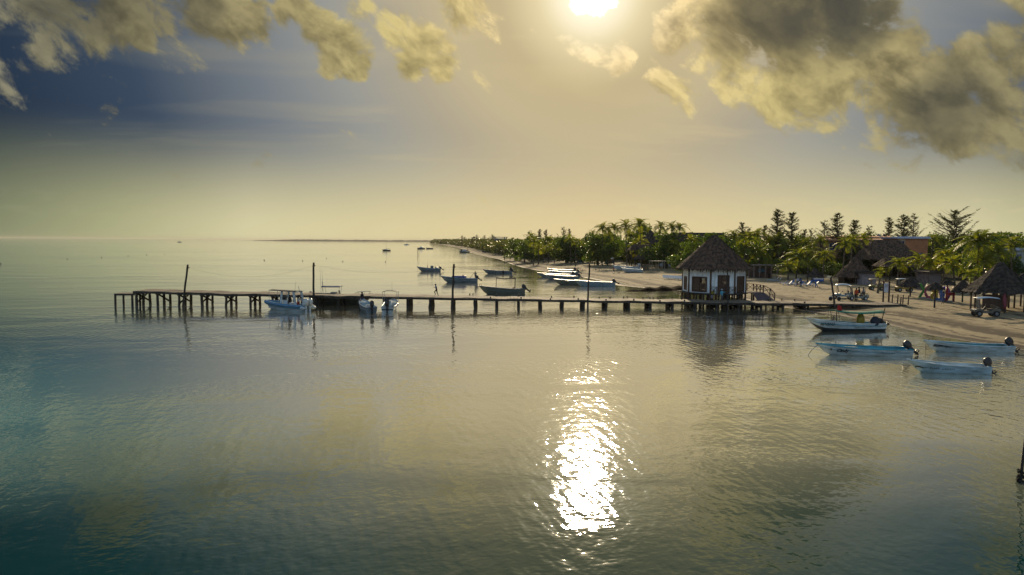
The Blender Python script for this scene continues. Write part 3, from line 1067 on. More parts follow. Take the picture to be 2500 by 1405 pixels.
def panga(name, label, cat, loc, heading, H=None, hull=GELB, inner=CYAN, rim=None, bottom=None, group=None, benches=(.2, .42, .62), motor=BLACKM, tilt=52, mscale=1.0, deck=.74, msteer=0.0, detail=True, roll=0.0):
    H = H or Hull()
    o = thing(name, label, cat, loc, heading, group)
    o.rotation_euler = (roll, 0, heading)
    rim = rim or GELW
    mb = MB()
    for t0, t1 in zip(TS[:-1], TS[1:]):
        for k0, k1 in zip(KS[:-1], KS[1:]):
            for sd in (1, -1):
                q = [H.pt(t0, k0, sd), H.pt(t1, k0, sd), H.pt(t1, k1, sd), H.pt(t0, k1, sd)]
                mi = 1 if (bottom and k1 <= .55) else 0
                mb.add(q, [(0, 1, 2, 3) if sd > 0 else (3, 2, 1, 0)], mi)
    tr = [H.pt(0, k, 1) for k in KS] + [H.pt(0, k, -1) for k in reversed(KS)]
    mb.add(tr, [tuple(range(len(tr)))])
    mb.build('hull', [hull, bottom or hull], o, True)
    # lining: inside skin and floor
    ib = MB()
    fz = .05
    ts = [t for t in TS if t <= .85]
    for t0, t1 in zip(ts[:-1], ts[1:]):
        for sd in (1, -1):
            a = [H.pt(t0, 1, sd, .07), H.pt(t1, 1, sd, .07)]
            c = []
            for t in (t0, t1):
                p = H.pt(t, .62, sd, .09 + .10 * max(0, t - .7) / .3)
                c.append(Vector((p.x - .25 * max(0, t - .75) / .25, p.y * .96, max(p.z - .08, fz + .02))))
            f0, f1 = (Vector((p.x, p.y * .86, fz + .32 * max(0, (p.x / H.L + .5 - .6)))) for p in c)
            ib.add([a[0], a[1], c[1], c[0]], [(0, 1, 2, 3) if sd < 0 else (3, 2, 1, 0)])
            ib.add([c[0], c[1], f1, f0], [(0, 1, 2, 3) if sd < 0 else (3, 2, 1, 0)])
            ib.add([f0, f1, Vector((f1.x, 0, f1.z)), Vector((f0.x, 0, f0.z))], [(0, 1, 2, 3) if sd < 0 else (3, 2, 1, 0)])
    ib.build('lining', inner, o)
    g = MB()
    for sd in (1, -1):
        g.tube([H.pt(t, 1, sd, .035) + Vector((0, 0, .01)) for t in TS], [.055] * 11 + [.03], 5)
    g.tube([H.pt(0, 1, 1, .03) + Vector((0.02, 0, .0)), H.pt(0, 1, -1, .03) + Vector((0.02, 0, .0))], .055, 5)
    g.build('gunwale', rim, o, True)
    if detail:
        st = MB()
        for sd in (1, -1):
            st.tube([H.pt(t, .72, sd) + Vector((0, sd * .006, 0)) for t in TS[:-1]], .018, 4)
        st.build('rubbing_strake', rim, o)
    for t in benches:
        w = H.half(t) - .1
        x = H.L * t - H.L / 2
        MB().box((x, 0, H.sheer(t) * .68), (.32, w * 2, .06)).build('bench', rim, o)
    if deck < 1:
        f = MB()
        vs = []
        for t in [deck, .82, .89, .945, .985]:
            vs += [H.pt(t, 1, 1, .06) - Vector((0, 0, .02)), H.pt(t, 1, -1, .06) - Vector((0, 0, .02))]
        f.add(vs, [(2 * i, 2 * i + 1, 2 * i + 3, 2 * i + 2) for i in range(4)])
        f.add([vs[0], vs[1], vs[1] - Vector((0, 0, .42)), vs[0] - Vector((0, 0, .42))], [(0, 1, 2, 3)])
        f.build('foredeck', rim if not detail else inner, o)
        MB().tube([(H.L * .44, 0, H.sheer(.94)), (H.L * .44, 0, H.sheer(.94) + .14)], .035, 6).build('mooring_bitt', DARK, o)
    if motor:
        outboard(o, (-H.L / 2 - .02, 0, H.h + .05), tilt, motor, mscale, msteer)
    return o


def outboard(parent, loc, tilt=50, cowl=BLACKM, sc=1.0, steer=0.0, name='outboard_motor'):
    """tilted outboard: the cowl swings over the transom, the leg up and back"""
    mt = bpy.data.objects.new(name, None)
    link(mt)
    mt.parent = parent
    mt.location = loc
    mt.rotation_euler = (0, math.radians(tilt), steer)
    mt.scale = (sc, sc, sc)
    rings = []
    for z, sx, sy, ox in ((.0, .16, .11, -.14), (.07, .28, .18, -.16), (.34, .35, .22, -.18), (.58, .33, .21, -.20), (.74, .24, .16, -.22), (.79, .10, .08, -.22)):
        rings.append([Vector((ox + sx * (abs(math.cos(a)) ** .5) * (1 if math.cos(a) > 0 else -1), sy * (abs(math.sin(a)) ** .5) * (1 if math.sin(a) > 0 else -1), z)) for a in [2 * math.pi * k / 14 for k in range(14)]])
    MB().loft(rings).build('cowling', cowl, mt, True)
    lg = MB()
    for z0, z1, a, b, y0, y1 in ((.06, -.35, .17, .13, .11, .08), (-.35, -.80, .13, .10, .08, .035)):
        lg.loft([[Vector((-.16 + sx * a, sy * y0, z0)) for sx, sy in ((1, 1), (-1, 1), (-1, -1), (1, -1))], [Vector((-.16 + sx * b, sy * y1, z1)) for sx, sy in ((1, 1), (-1, 1), (-1, -1), (1, -1))]])
    lg.box((-.22, 0, -.62), (.42, .22, .025))
    lg.lathe([(.02, .12), (.07, .02), (.075, -.2), (.05, -.42)], 8, (-.12, 0, -.86), 'X')
    lg.add([(-.05, 0, -.90), (-.30, 0, -.90), (-.26, .01, -1.10), (-.14, .01, -1.10), (-.26, -.01, -1.10), (-.14, -.01, -1.10)], [(0, 1, 2, 3), (0, 5, 4, 1), (2, 4, 5, 3), (1, 4, 2), (0, 3, 5)])
    lg.build('leg', DARK if cowl is not WHITEM else cowl, mt, True)
    pr = MB()
    for k in range(3):
        a = 2 * math.pi * k / 3
        c, s_ = math.cos(a), math.sin(a)
        pr.add([(-.52, .03 * c, -.86 + .03 * s_), (-.50, .15 * c - .06 * s_, -.86 + .15 * s_ + .06 * c), (-.56, .17 * c + .03 * s_, -.86 + .17 * s_ - .03 * c), (-.57, .06 * c + .05 * s_, -.86 + .06 * s_ - .05 * c)], [(0, 1, 2, 3)])
    pr.build('propeller', STEEL, mt)
    MB().box((.02, 0, -.02), (.12, .24, .34)).build('bracket', DARK, mt)
    if cowl is not WHITEM:
        MB().tube([(.12, .03, .10), (.45, .05, .16), (.72, .06, .22)], [.04, .03, .035], 6).build('tiller', DARK, mt)
    return mt


def text_on_hull(parent, H, s, x0, z0, size, sidey=1, mt=INK, name='lettering', shear=0.0):
    """painted name along the side that faces the reader; x0 = bow end of the word"""
    cu = bpy.data.curves.new('t', 'FONT')
    cu.body = s
    cu.size = size
    cu.shear = shear
    cu.offset = size * .05
    tmp = bpy.data.objects.new('t', cu)
    link(tmp)
    bpy.context.view_layer.update()
    me = bpy.data.meshes.new_from_object(tmp.evaluated_get(bpy.context.evaluated_depsgraph_get()))
    bpy.data.objects.remove(tmp)
    for v in me.vertices:
        x, z = x0 - v.co.x, z0 + v.co.y
        v.co = Vector((x, sidey * (H.side(x, z) + .014), z))
    me.name = name
    me.materials.clear()
    me.materials.append(mt)
    o = bpy.data.objects.new(name, me)
    link(o)
    o.parent = parent
    return o


def marks_on_hull(parent, H, x0, x1, z0, h, mt=INK, seed=1):
    """worn, unreadable painted characters: uneven strokes"""
    r = random.Random(seed)
    mb = MB()
    x = x0
    while x > x1:
        w = h * r.uniform(.18, .5)
        a, b = z0 + h * r.uniform(0, .35), z0 + h * r.uniform(.6, 1)
        mb.add([(x, H.side(x, a) + .014, a), (x - w, H.side(x - w, a) + .014, a + h * r.uniform(-.1, .2)), (x - w * .9, H.side(x - w, b) + .014, b), (x - w * .1, H.side(x, b) + .014, b - h * r.uniform(0, .25))], [(0, 1, 2, 3)])
        x -= w + h * r.uniform(.1, .3)
    return mb.build('worn_lettering', mt, parent)


def canopy(parent, x0, x1, w, z, col, zb=.5, droop=.08, name='canopy', posts=True, arch=.10, postm=STEEL, tilt=0.0):
    mb = MB()
    top, bot = [], []
    nx, ny = 6, 6
    for i in range(nx + 1):
        u = i / nx
        for j in range(ny + 1):
            v = j / ny * 2 - 1
            zz = z + arch * (1 - v * v) - droop * math.sin(math.pi * u) * .4 + tilt * (u - .5)
            top.append((x0 + (x1 - x0) * u, v * w / 2, zz))
    for p in top:
        bot.append((p[0], p[1], p[2] - .035))
    n = len(top)
    fs = []
    for i in range(nx):
        for j in range(ny):
            a, b, c, d = i * (ny + 1) + j, i * (ny + 1) + j + 1, (i + 1) * (ny + 1) + j + 1, (i + 1) * (ny + 1) + j
            fs += [(a, b, c, d), (n + d, n + c, n + b, n + a)]
    for i in range(nx):
        for j in (0, ny):
            a, d = i * (ny + 1) + j, (i + 1) * (ny + 1) + j
            fs.append((a, d, d + n, a + n) if j == 0 else (d, a, a + n, d + n))
    for j in range(ny):
        for i in (0, nx):
            a, b = i * (ny + 1) + j, i * (ny + 1) + j + 1
            fs.append((b, a, a + n, b + n) if i == 0 else (a, b, b + n, a + n))
    mb.add(top + bot, fs)
    c = mb.build(name, col, parent, True)
    if posts:
        for x in (x0 + .15, x1 - .15):
            for sd in (1, -1):
                xi = x + (.25 if x < (x0 + x1) / 2 else -.25)
                MB().tube([(xi, sd * w * .47, zb), (x, sd * w * .46, z)], .025, 6).build('canopy_post', postm, parent)
    return c


PI = math.pi
# --- the four boats close to the right-hand shore, bows to the left
def boat_at(pxb, pxs, pyw, dyaw=0.0):
    """mid point and heading for a boat whose bow and stern stand at these pixel columns on the waterline row"""
    a, b = at(pxb, pyw, 0), at(pxs, pyw, 0)
    c = (a + b) / 2
    hd = math.atan2(a.y - b.y, a.x - b.x)
    return c, hd + dyaw, (a - b).length


c, hd, L = boat_at(1962, 2157, 808, math.radians(4))
HM = Hull(L=L, B=2.0, h=.62, hb=1.28, rake=1.7, draft=.3)
bM = panga('fishing_boat', 'white boat with black bottom, green canopy, yellow drum and red flag', 'boat', c + Vector((0, 0, .13)), hd, HM, GELW, CYAN, bottom=GELD, group='boats moored near the beach', benches=(.5,), tilt=68, mscale=.8, deck=.72)
text_on_hull(bM, HM, 'MAGALI', HM.L * .335, .56, .38, 1)
MB().tube([HM.pt(t, .80, 1) + Vector((0, .012, 0)) for t in TS[:-2]], .035, 4).build('side_stripe', CYAN, bM)
marks_on_hull(bM, HM, -HM.L * .07, -HM.L * .21, .30, .12, GELD, 1)
marks_on_hull(bM, HM, -HM.L * .39, -HM.L * .44, .34, .08, GELD, 2)
MB().lathe([(.30, .25), (.40, .32), (.41, .9), (.36, 1.28), (.24, 1.42), (.22, 1.5)], 14, (-1.9, 0, .18)).build('drum', mat('yellow_plastic_drum', (.30, .20, .010), .5, .2), bM, True)
canopy(bM, -4.2, 1.3, 1.6, 1.98, mat('green_tarp', (.012, .20, .13), .7, .2), .8, .5, 'tarp', True, .16, WOOD, .10)
pl = MB().tube([(1.0, .2, .4), (1.02, .2, 1.8), (.98, .22, 2.78)], [.05, .045, .035], 7).build('flag_pole', WOODD, bM)
fl = MB()
for i in range(5):
    u = i / 4
    fl.add([(.98 - .6 * u, .22 + .12 * math.sin(u * 5), 2.72 - .25 * u), (.98 - .6 * u, .22 + .12 * math.sin(u * 5 + .6), 1.95 - .1 * u)], [])
fl.f = [(2 * i, 2 * i + 2, 2 * i + 3, 2 * i + 1) for i in range(4)]
fl.mi = [0] * 4
fl.build('flag', mat('red_flag_cloth', (.45, .012, .012), .8), bM, True)
MB().tube([(-4.1, .3, .7), (-4.45, .35, 2.35)], [.05, .04], 7).build('boom_pole', WOODD, bM)
MB().tube([(1.9, .1, .8), (1.9, .1, 2.6)], .012, 5).build('antenna', DARK, bM)
MB().lathe([(.20, 0), (.45, .04), (.55, .3), (.45, .56), (.2, .6)], 14, (-3.15, 0.35, .95), 'Y').build('tilted_cowling', NAVYC, bM, True)  # rounded disc standing for the cowl of a tilted motor

c, hd, L = boat_at(1993, 2214, 867, math.radians(-3))
HC = Hull(L=L, B=1.95, h=.52, hb=.95, rake=1.15)
bC = panga('fishing_boat', 'white boat with cyan inside and a two-syllable name in black script', 'boat', c, hd, HC, GELW, CYAN, rim=CYAN, group='boats moored near the beach', benches=(.3, .66), tilt=48, mscale=.88, deck=.80)
text_on_hull(bC, HC, 'Cindy', HC.L * .30, .34, .36, 1, INK, shear=.2)
marks_on_hull(bC, HC, -HC.L * .15, -HC.L * .29, .24, .12, INK, 3)
marks_on_hull(bC, HC, -HC.L * .36, -HC.L * .45, .28, .08, INK, 4)
MB().lathe([(.01, -.01), (.09, -.01), (.09, .01), (.01, .01)], 14, (HC.L * .355, HC.side(HC.L * .355, .55) + .02, .55), 'Y').build('painted_badge', mat('brown_badge', (.06, .03, .025), .6), bC)
for dx in (0, .35, .7):
    MB().lathe([(.10, 0), (.26, .05), (.26, .2), (.1, .24)], 10, (1.3 - dx, -.1, .46), 'Z').build('rope_coil', mat('pale_net', (.30, .33, .30), .9), bC)
MB().tube([(HC.L * .47, 0, .85), (HC.L * .55, .25, .45), (HC.L * .6, .3, -.1)], .02, 5).build('mooring_rope', CAB, bC)

c, hd, L = boat_at(2256, 2460, 859, math.radians(-3))
HB = Hull(L=L, B=1.9, h=.52, hb=.98, rake=1.05)
bB = panga('fishing_boat', 'white boat with dark blue bow wedge, closest to the sand', 'boat', c, hd, HB, GELW, TEAL, rim=GELB, group='boats moored near the beach', benches=(.3, .6), tilt=40, mscale=.9, deck=.78)
mbw = MB()
for i in range(8):
    u = i / 7
    x = HB.L * (.40 - .20 * u)
    zt_, zb_ = .70 - .18 * u, .70 - .18 * u - .22 * (1 - u) - .01
    mbw.add([(x, HB.side(x, zt_) + .016, zt_), (x, HB.side(x, zb_) + .016, zb_)], [])
mbw.f = [(2 * i, 2 * i + 1, 2 * i + 3, 2 * i + 2) for i in range(7)]
mbw.mi = [0] * 7
mbw.build('bow_wedge', GELD, bB)
marks_on_hull(bB, HB, HB.L * .27, HB.L * .06, .38, .18, GELG, 5)
MB().tube([(HB.L * .47, 0, .6), (HB.L * .47, .1, -.1)], .015, 5).build('mooring_rope', CAB, bB)

c, hd, L = boat_at(2217, 2402, 910, math.radians(-6))
HD = Hull(L=L, B=1.6, h=.48, hb=.92, rake=1.05, full=.5)
bD = panga('fishing_boat', 'small pale blue boat nearest the camera with its motor tilted upright', 'boat', c, hd, HD, GELB, GELW, rim=GELB, group='boats moored near the beach', benches=(.25, .5), tilt=26, mscale=.78, deck=.62)
marks_on_hull(bD, HD, HD.L * .25, HD.L * .15, .32, .18, INK, 6)
marks_on_hull(bD, HD, HD.L * .11, -HD.L * .03, .32, .12, INK, 7)
marks_on_hull(bD, HD, -HD.L * .18, -HD.L * .31, .24, .08, INK, 8)
mbw = MB()
for i in range(9):
    u = i / 8
    x = HD.L * (.40 - .16 * u)
    zt_ = .46 + .05 * math.sin(u * 9)
    zb_ = zt_ - .10 * (1.1 - u)
    mbw.add([(x, HD.side(x, zt_) + .016, zt_), (x, HD.side(x, zb_) + .016, zb_)], [])
mbw.f = [(2 * i, 2 * i + 1, 2 * i + 3, 2 * i + 2) for i in range(8)]
mbw.mi = [0] * 8
mbw.build('bow_flash', INK, bD)
MB().tube([(HD.L * .46, 0, .5), (HD.L * .6, .4, -.1)], .012, 5).build('mooring_rope', CAB, bD)

# --- open boats at anchor behind the pier
g2 = 'open boats at anchor behind the pier'
c, hd, L = boat_at(1168, 1281, 719, math.radians(-2))
H1 = Hull(L=L, B=2.0, h=.95, hb=1.55, rake=1.35)
b1 = panga('fishing_boat', 'grey green boat with bare canopy frame right behind the pier', 'boat', c, hd, H1, GREYH, GREYH, rim=GELG, group=g2, benches=(.3, .55), tilt=50, mscale=1.05)
for x in (1.0, -2.35):
    for sd in (.75, -.75):
        MB().tube([(x, sd, .8), (x - .05, sd, 2.95 if x < 0 else 3.0)], .04, 6).build('frame_post', WOODD, b1)
MB().tube([(1.0, .75, 2.9), (1.18, .75, 4.25)], .035, 6).build('frame_mast', WOODD, b1)
for sd in (.75, -.75):
    MB().tube([(1.0, sd, 2.9), (-.6, sd, 2.74), (-2.4, sd, 2.85)], .05, 6).build('frame_rail', WOODD, b1)
MB().tube([(1.0, .75, 2.85), (1.0, -.75, 2.85)], .04, 6).build('frame_bar', WOODD, b1)
MB().tube([(-2.4, .75, 2.85), (-2.4, -.75, 2.85)], .04, 6).build('frame_bar', WOODD, b1)
MB().box((-2.1, 0, 1.0), (.4, .5, .5)).build('fuel_box', WOODD, b1)

c, hd, L = boat_at(1075, 1166, 690, math.radians(-2))
H2 = Hull(L=L, B=2.0, h=.85, hb=1.5, rake=1.35)
b2 = panga('fishing_boat', 'boat with blue tarp amidships and slanting pole', 'boat', c, hd, H2, GELG, GELG, rim=GELW, group=g2, benches=(.3,), tilt=50, mscale=1.0)
canopy(b2, -1.7, 1.6, 1.7, 1.15, mat('blue_tarp', (.012, .06, .26), .6, .2), .5, .02, 'tarp', False, .38)
MB().tube([(-2.2, 0, .6), (-3.75, -.1, 2.6)], [.045, .035], 6).build('slanting_pole', WOODD, b2)
MB().tube([(-.9, 0, 1.4), (-.9, 0, 1.75)], .12, 7).build('bundle', WOODD, b2)
c, hd, L = boat_at(1017, 1076, 663, math.radians(-2))
H3 = Hull(L=L, B=2.0, h=.8, hb=1.5, rake=1.35)
b3 = panga('fishing_boat', 'farthest of the open boats behind the pier, with rod holders and two crew', 'boat', c, hd, H3, GELG, GELG, rim=GELW, group=g2, benches=(.4,), tilt=50, mscale=1.0)
MB().box((-1.0, 0, 1.1), (.9, .8, 1.3)).build('console', GELG, b3)
for x, h_ in ((.35, 3.1), (-2.9, 2.4)):
    MB().tube([(x, .2, .7), (x, .2, h_)], .02, 5).build('fishing_rod', DARK, b3)
MB().lathe([(.2, 0), (.4, .1), (.4, .4), (.15, .5)], 10, (-2.4, 0, .8)).build('cool_box', GELG, b3)
c, hd, L = boat_at(1178, 1250, 669, math.radians(-2))
H4 = Hull(L=L, B=2.0, h=.75, hb=1.35, rake=1.35)
b4 = panga('fishing_boat', 'open boat with one man wading beside it and one at the motor', 'boat', c, hd, H4, GELG, GELG, rim=GELG, group=g2, benches=(.3, .5), tilt=50, mscale=1.1)
MB().lathe([(.2, 0), (.35, .1), (.3, .35)], 10, (1.4, 0, .8)).build('net_heap', GREYH, b4)

# --- boats drawn up in a row at the water's edge
g3 = 'boats in a row at the water edge behind the pier'
rows = [(1336, 1404, 664.5, GELG, GELG, 'rearmost boat of the row at the water edge', 0.6), (1338, 1412, 671, GELG, GELB, 'pale open boat second from the sand in the shore row', .7),
        (1310, 1400, 677, GELG, GELG, 'leftmost grey boat of the row at the water edge', .7), (1327, 1414, 683, GELG, GELG, 'blue grey boat with raised motor in the middle of the shore row', .8),
        (1351, 1446, 696, GREYH, GREYH, 'grey boat half hidden behind the foremost boat of the shore row', .8), (1402, 1500, 699.5, mat('mid_blue_gelcoat', (.22, .31, .37), .35), GELG, 'foremost boat of the shore row, beside the thin tall pole', .85)]
for i, (pa, pb, py, hm, rm, lab, hh) in enumerate(rows):
    c, hd, L = boat_at(pa, pb, py, math.radians(-4))
    panga('fishing_boat', lab, 'boat', c, hd, Hull(L=L, B=1.9, h=hh, hb=hh + .5, rake=1.35), hm, rm, rim=rm, group=g3, benches=(.3, .55), tilt=50 + 4 * (i % 3), mscale=.95, detail=i > 2, motor=BLACKM if i not in (4,) else None)
for pa, pb, py, lab in ((1517, 1569, 666, 'white boat hauled out on the sand, nearer of two'), (1496, 1562, 659.5, 'white boat hauled out on the sand behind another')):
    a, b = gnd(pa, py), gnd(pb, py)
    c = (a + b) / 2
    o = panga('fishing_boat', lab, 'boat', c + Vector((0, 0, .22)), math.atan2(b.y - a.y, b.x - a.x) + PI + .12, Hull(L=(a - b).length, B=2.0, h=.7, hb=1.15), GELW, GELW, rim=GELW, group='boats hauled out on the sand', motor=None, detail=False)

# --- boats tied up at the pier
c = Vector((pxX(721), 92.9, 0))
HR = Hull(L=7.7, B=1.9, h=.55, hb=.95, rake=.8, draft=.3)
rb = thing('inflatable_boat', 'rigid inflatable boat with blue tubes and twin white motors', 'boat', c, math.radians(150))
mb = MB()
for t0, t1 in zip(TS[:-1], TS[1:]):
    for k0, k1 in zip(KS[:-1], KS[1:]):
        for sd in (1, -1):
            mb.add([HR.pt(t0, k0, sd), HR.pt(t1, k0, sd), HR.pt(t1, k1, sd), HR.pt(t0, k1, sd)], [(0, 1, 2, 3) if sd > 0 else (3, 2, 1, 0)])
tr = [HR.pt(0, k, 1) for k in KS] + [HR.pt(0, k, -1) for k in reversed(KS)]
mb.add(tr, [tuple(range(len(tr)))])
mb.build('hull', GELW, rb, True)
TUBE = mat('blue_hypalon', (.10, .26, .42), .55, .12)
for sd in (1, -1):
    pts = [Vector((-HR.L / 2 - .55, sd * .98, .52)), Vector((-HR.L / 2 - .3, sd * .99, .53))] + [HR.pt(t, 1, sd) + Vector((0, sd * .05, .05)) for t in TS]
    rr = [.08, .24] + [.27] * 9 + [.26, .24, .22]
    tb = MB().tube(pts, rr, 10).build('tube', TUBE, rb, True)
    MB().tube([p + Vector((0, sd * (r * .97), 0)) for p, r in zip(pts[1:], rr[1:])], .045, 5).build('rub_strip', GELD, tb)
    MB().lathe([(.02, -.5), (.20, -.3), (.275, 0), (.275, .12)], 10, (-HR.L / 2 - .25, sd * .985, .525), 'X').build('tube_end', GELW, rb, True)
MB().box((-.5, 0, .28), (6.2, 1.5, .08)).build('floor', GELW, rb)
MB().box((-.3, 0, .85), (1.0, .85, 1.1)).build('console', GELW, rb)
MB().box((.2, 0, 1.6), (.05, .8, .5), M=Matrix.Rotation(-.35, 3, 'Y')).build('windscreen', mat('smoked_screen', (.03, .05, .07), .15), rb)
MB().box((-1.5, 0, .72), (.6, 1.0, .75)).build('seat_box', mat('white_vinyl_seat', (.55, .6, .64), .5), rb)
MB().box((2.1, 0, .5), (1.1, .8, .35)).build('bow_locker', mat('tan_bow_cushion', (.42, .36, .22), .6), rb)
for sd in (1, -1):
    a = MB()
    a.bar((-2.7, sd * .72, .5), (-2.2, sd * .66, 2.58), .12, .34)
    a.build('arch_leg', GELW, rb)
    MB().tube([(.5, sd * .7, .6), (.75, sd * .72, 2.62)], .03, 6).build('canopy_post', STEEL, rb)
    b_ = MB().bar((.3, sd * .62, .35), (.05, sd * .60, 2.58), .1, .3)
    b_.build('arch_leg', GELW, rb)
MB().bar((-2.25, -.72, 2.54), (-2.25, .72, 2.54), .3, .1).build('arch_top', GELW, rb)
canopy(rb, -2.5, .3, 1.7, 2.62, NAVYC, 1, .02, 'canopy', False, .10)
canopy(rb, .25, 2.5, 1.5, 2.64, NAVYC, 1, .05, 'bow_canopy', False, .08)
MB().tube([(2.4, .7, .9), (2.42, .7, 2.64)], .025, 6).build('canopy_post', STEEL, rb)
MB().tube([(-2.3, .5, 2.6), (-2.5, .5, 4.0)], .012, 5).build('antenna', DARK, rb)
MB().tube([(-2.3, -.3, 2.6), (-2.1, -.3, 3.3)], .03, 5).build('radar_mast', STEEL, rb)
for y in (.36, -.36):
    outboard(rb, (-HR.L / 2 - .02, y, .72), 4, WHITEM, 1.28)

HP = Hull(L=9.0, B=2.3, h=.95, hb=1.5, rake=1.1, draft=.3)
c = Vector((pxX(812), PY + PW + 1.6, 0))
bp_ = panga('cruiser_boat', 'long dull boat with blue sunshade moored behind the pier', 'boat', c, math.radians(3), HP, GREYH, GELG, rim=GELG, benches=(.3,), tilt=15, motor=BLACKM)
canopy(bp_, -2.9, -.1, 2.0, 2.55, BLUEC, 1.0, .05, 'sunshade', True, .14)
MB().box((-1.2, 0, 1.2), (.9, .9, 1.1)).build('console', GELG, bp_)
for sd in (1, -1):
    MB().tube([HP.pt(.72, 1, sd) + Vector((0, 0, .45)), HP.pt(.86, 1, sd) + Vector((0, 0, .5)), HP.pt(.97, 1, sd) + Vector((0, 0, .42))], .022, 5).build('bow_rail', STEEL, bp_)
    for t in (.74, .85, .95):
        MB().tube([HP.pt(t, 1, sd), HP.pt(t, 1, sd) + Vector((0, 0, .47))], .018, 5).build('rail_stanchion', STEEL, bp_)
for x, h_ in ((-3.0, 5.6), (-2.7, 5.2)):
    MB().tube([(x, -.4, 1.0), (x - .15, -.4, h_)], [.025, .01], 5).build('outrigger_rod', STEEL, bp_)
MB().tube([(-2.9, .3, 2.5), (-3.0, .3, 3.3)], .05, 6).build('light_mast', STEEL, bp_)

c = Vector((pxX(908) + .2, 92.3, 0))
HS = Hull(L=6.0, B=1.75, h=.72, hb=1.45, rake=.5)
bs = panga('fishing_boat', 'grey boat with a man seated on its bow against the pier', 'boat', c, math.radians(115), HS, GELG, GELB, rim=GELW, benches=(.3, .55), tilt=8, mscale=1.1, deck=.7)
MB().box((-1.4, .1, .75), (.5, .5, .45)).build('white_crate', GELW, bs)
MB().lathe([(.12, 0), (.2, .05), (.2, .3), (.1, .34)], 10, (-2.1, -.3, .45)).build('fuel_can', mat('red_fuel_can', (.35, .08, .05), .5), bs)
c = Vector((pxX(967), 92.5, 0))
HT = Hull(L=5.6, B=1.95, h=.78, hb=1.4, rake=.3, full=.6)
bt = panga('motor_boat', 'white boat stern-on to the camera with dark bimini top', 'boat', c, math.radians(92), HT, GELW, GELW, rim=GELW, bottom=None, benches=(.4,), tilt=10, mscale=1.25, deck=.66)
canopy(bt, -.9, 1.1, 2.05, 2.62, TEALC, .75, .04, 'bimini', True, .16)
MB().box((.1, .2, .95), (.6, .7, .9)).build('console', GELW, bt)
MB().tube([(-.6, -.3, 2.6), (-.7, -.3, 4.0)], .012, 5).build('antenna', DARK, bt)
MB().box((-HT.L / 2 - .03, .0, .45), (.03, 1.5, .16)).build('transom_band', GELD, bt)

# --- far craft
def far_boat(px0, px1, py, lab, cabin=False, name='small_boat', hm=GELD):
    a, b = at(px0, py), at(px1, py)
    c = (a + b) / 2
    L = max(4.5, (b - a).length)
    o = panga(name, lab, 'boat', c, PI + .1, Hull(L=L, B=2.2, h=.9, hb=1.3), hm, GELW, rim=GELW, group='far boats off the beach', motor=None, detail=False, benches=())
    if cabin:
        MB().box((0, 0, 1.6), (L * .35, 1.6, 1.0)).build('cabin', GELW, o)
        canopy(o, -L * .25, L * .15, 1.8, 2.5, GELW, .9, .02, 'roof', True, .1)
    return o


o = far_boat(933, 953.5, 613, 'lone sailing boat with bare mast out beyond the pier', False, 'sailing_boat')
L_ = o.children[0].dimensions.x
MB().tube([(0, 0, .6), (0, 0, 9.8)], [.09, .05], 6).build('mast', DARK, o)
MB().tube([(0, 0, 2.0), (-3.6, 0, 2.1)], .08, 6).build('boom', DARK, o)
MB().box((.5, 0, 1.3), (2.6, 1.3, .5)).build('coachroof', GELW, o)
far_boat(987, 998, 598.5, 'white boat on the horizon side of the sailing boat', True, hm=GELW)
far_boat(1019, 1037, 608, 'far boat with small cabin off the wooded point', True)
far_boat(1040, 1057, 608, 'far open boat right of the cabin boat')
far_boat(1121, 1146, 617, 'white topped boat where the far beach begins', True, hm=GREYH)
far_boat(1123, 1143, 612.5, 'dark open boat behind the white topped boat at the far beach')
far_boat(1176, 1199, 617, 'dark boat drawn up under the far trees')
o = far_boat(434, 442, 592, 'tiny speedboat far out at sea on the left', True)
far_boat(1112, 1121, 601, 'tiny boat close to the far wooded point')


# ------------------------------------------------------------------ vegetation
FROND = leafmat('palm_frond_green', (.045, .085, .014), (.13, .16, .025), .42)
FRONDY = leafmat('sun_painted_frond', (.06, .105, .014), (.14, .165, .022), .5)  # lit copy of the frond green: sunlight put into the colour
LEAF = leafmat('broad_leaf', (.020, .052, .012), (.060, .100, .018), .38)
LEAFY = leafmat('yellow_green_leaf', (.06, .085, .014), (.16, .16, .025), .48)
NEEDLE = leafmat('casuarina_needles', (.030, .045, .016), (.065, .075, .028), .25)
BARK = mat('grey_bark', (.12, .095, .07), .9, .3, 3, bump=.6)


def frond_mesh(L=3.0, arch=.9, droop=.6, n=17, w=.62, m=FROND, seed=0, name='frond'):
    r = random.Random(seed)
    mb = MB()
    P = []
    for i in range(n + 1):
        u = i / n
        P.append(Vector((L * (u - .12 * u * u), 0, arch * L * (u * .75 - u * u) * 1.1 - droop * L * .28 * u ** 3)))
    mb.tube(P[::3] + [P[-1]], [.045, .04, .033, .027, .02, .013, .008][:len(P[::3]) + 1], 4, cap=False)
    for i in range(2, n):
        u = i / n
        ll = w * L / 3 * 1.5 * (math.sin(math.pi * min(1, u * .92 + .06)) ** .6) * r.uniform(.85, 1.1)
        t = (P[i + 1] - P[i - 1]).normalized()
        for sd in (1, -1):
            out = (Vector((0, sd, 0)) * .82 + t * .58).normalized()
            dn = Vector((0, 0, -1)) * r.uniform(.3, .75)
            a = P[i]
            b = a + out * ll * .55 + dn * ll * .12
            c = a + out * ll + dn * ll * .55
            wd = t * (.055 * L / 3 + .02)
            mb.add([a - wd * .5, a + wd * .5, b + wd, c, b - wd], [(0, 1, 2, 3, 4)])
    return mb.mesh(name, m)


FM = [frond_mesh(3.0, .9, .4, seed=1), frond_mesh(3.2, .75, .8, seed=2), frond_mesh(2.8, .5, 1.2, seed=3)]
FMY = [frond_mesh(3.0, .9, .5, seed=4, m=FRONDY), frond_mesh(3.0, .7, .9, seed=5, m=FRONDY)]


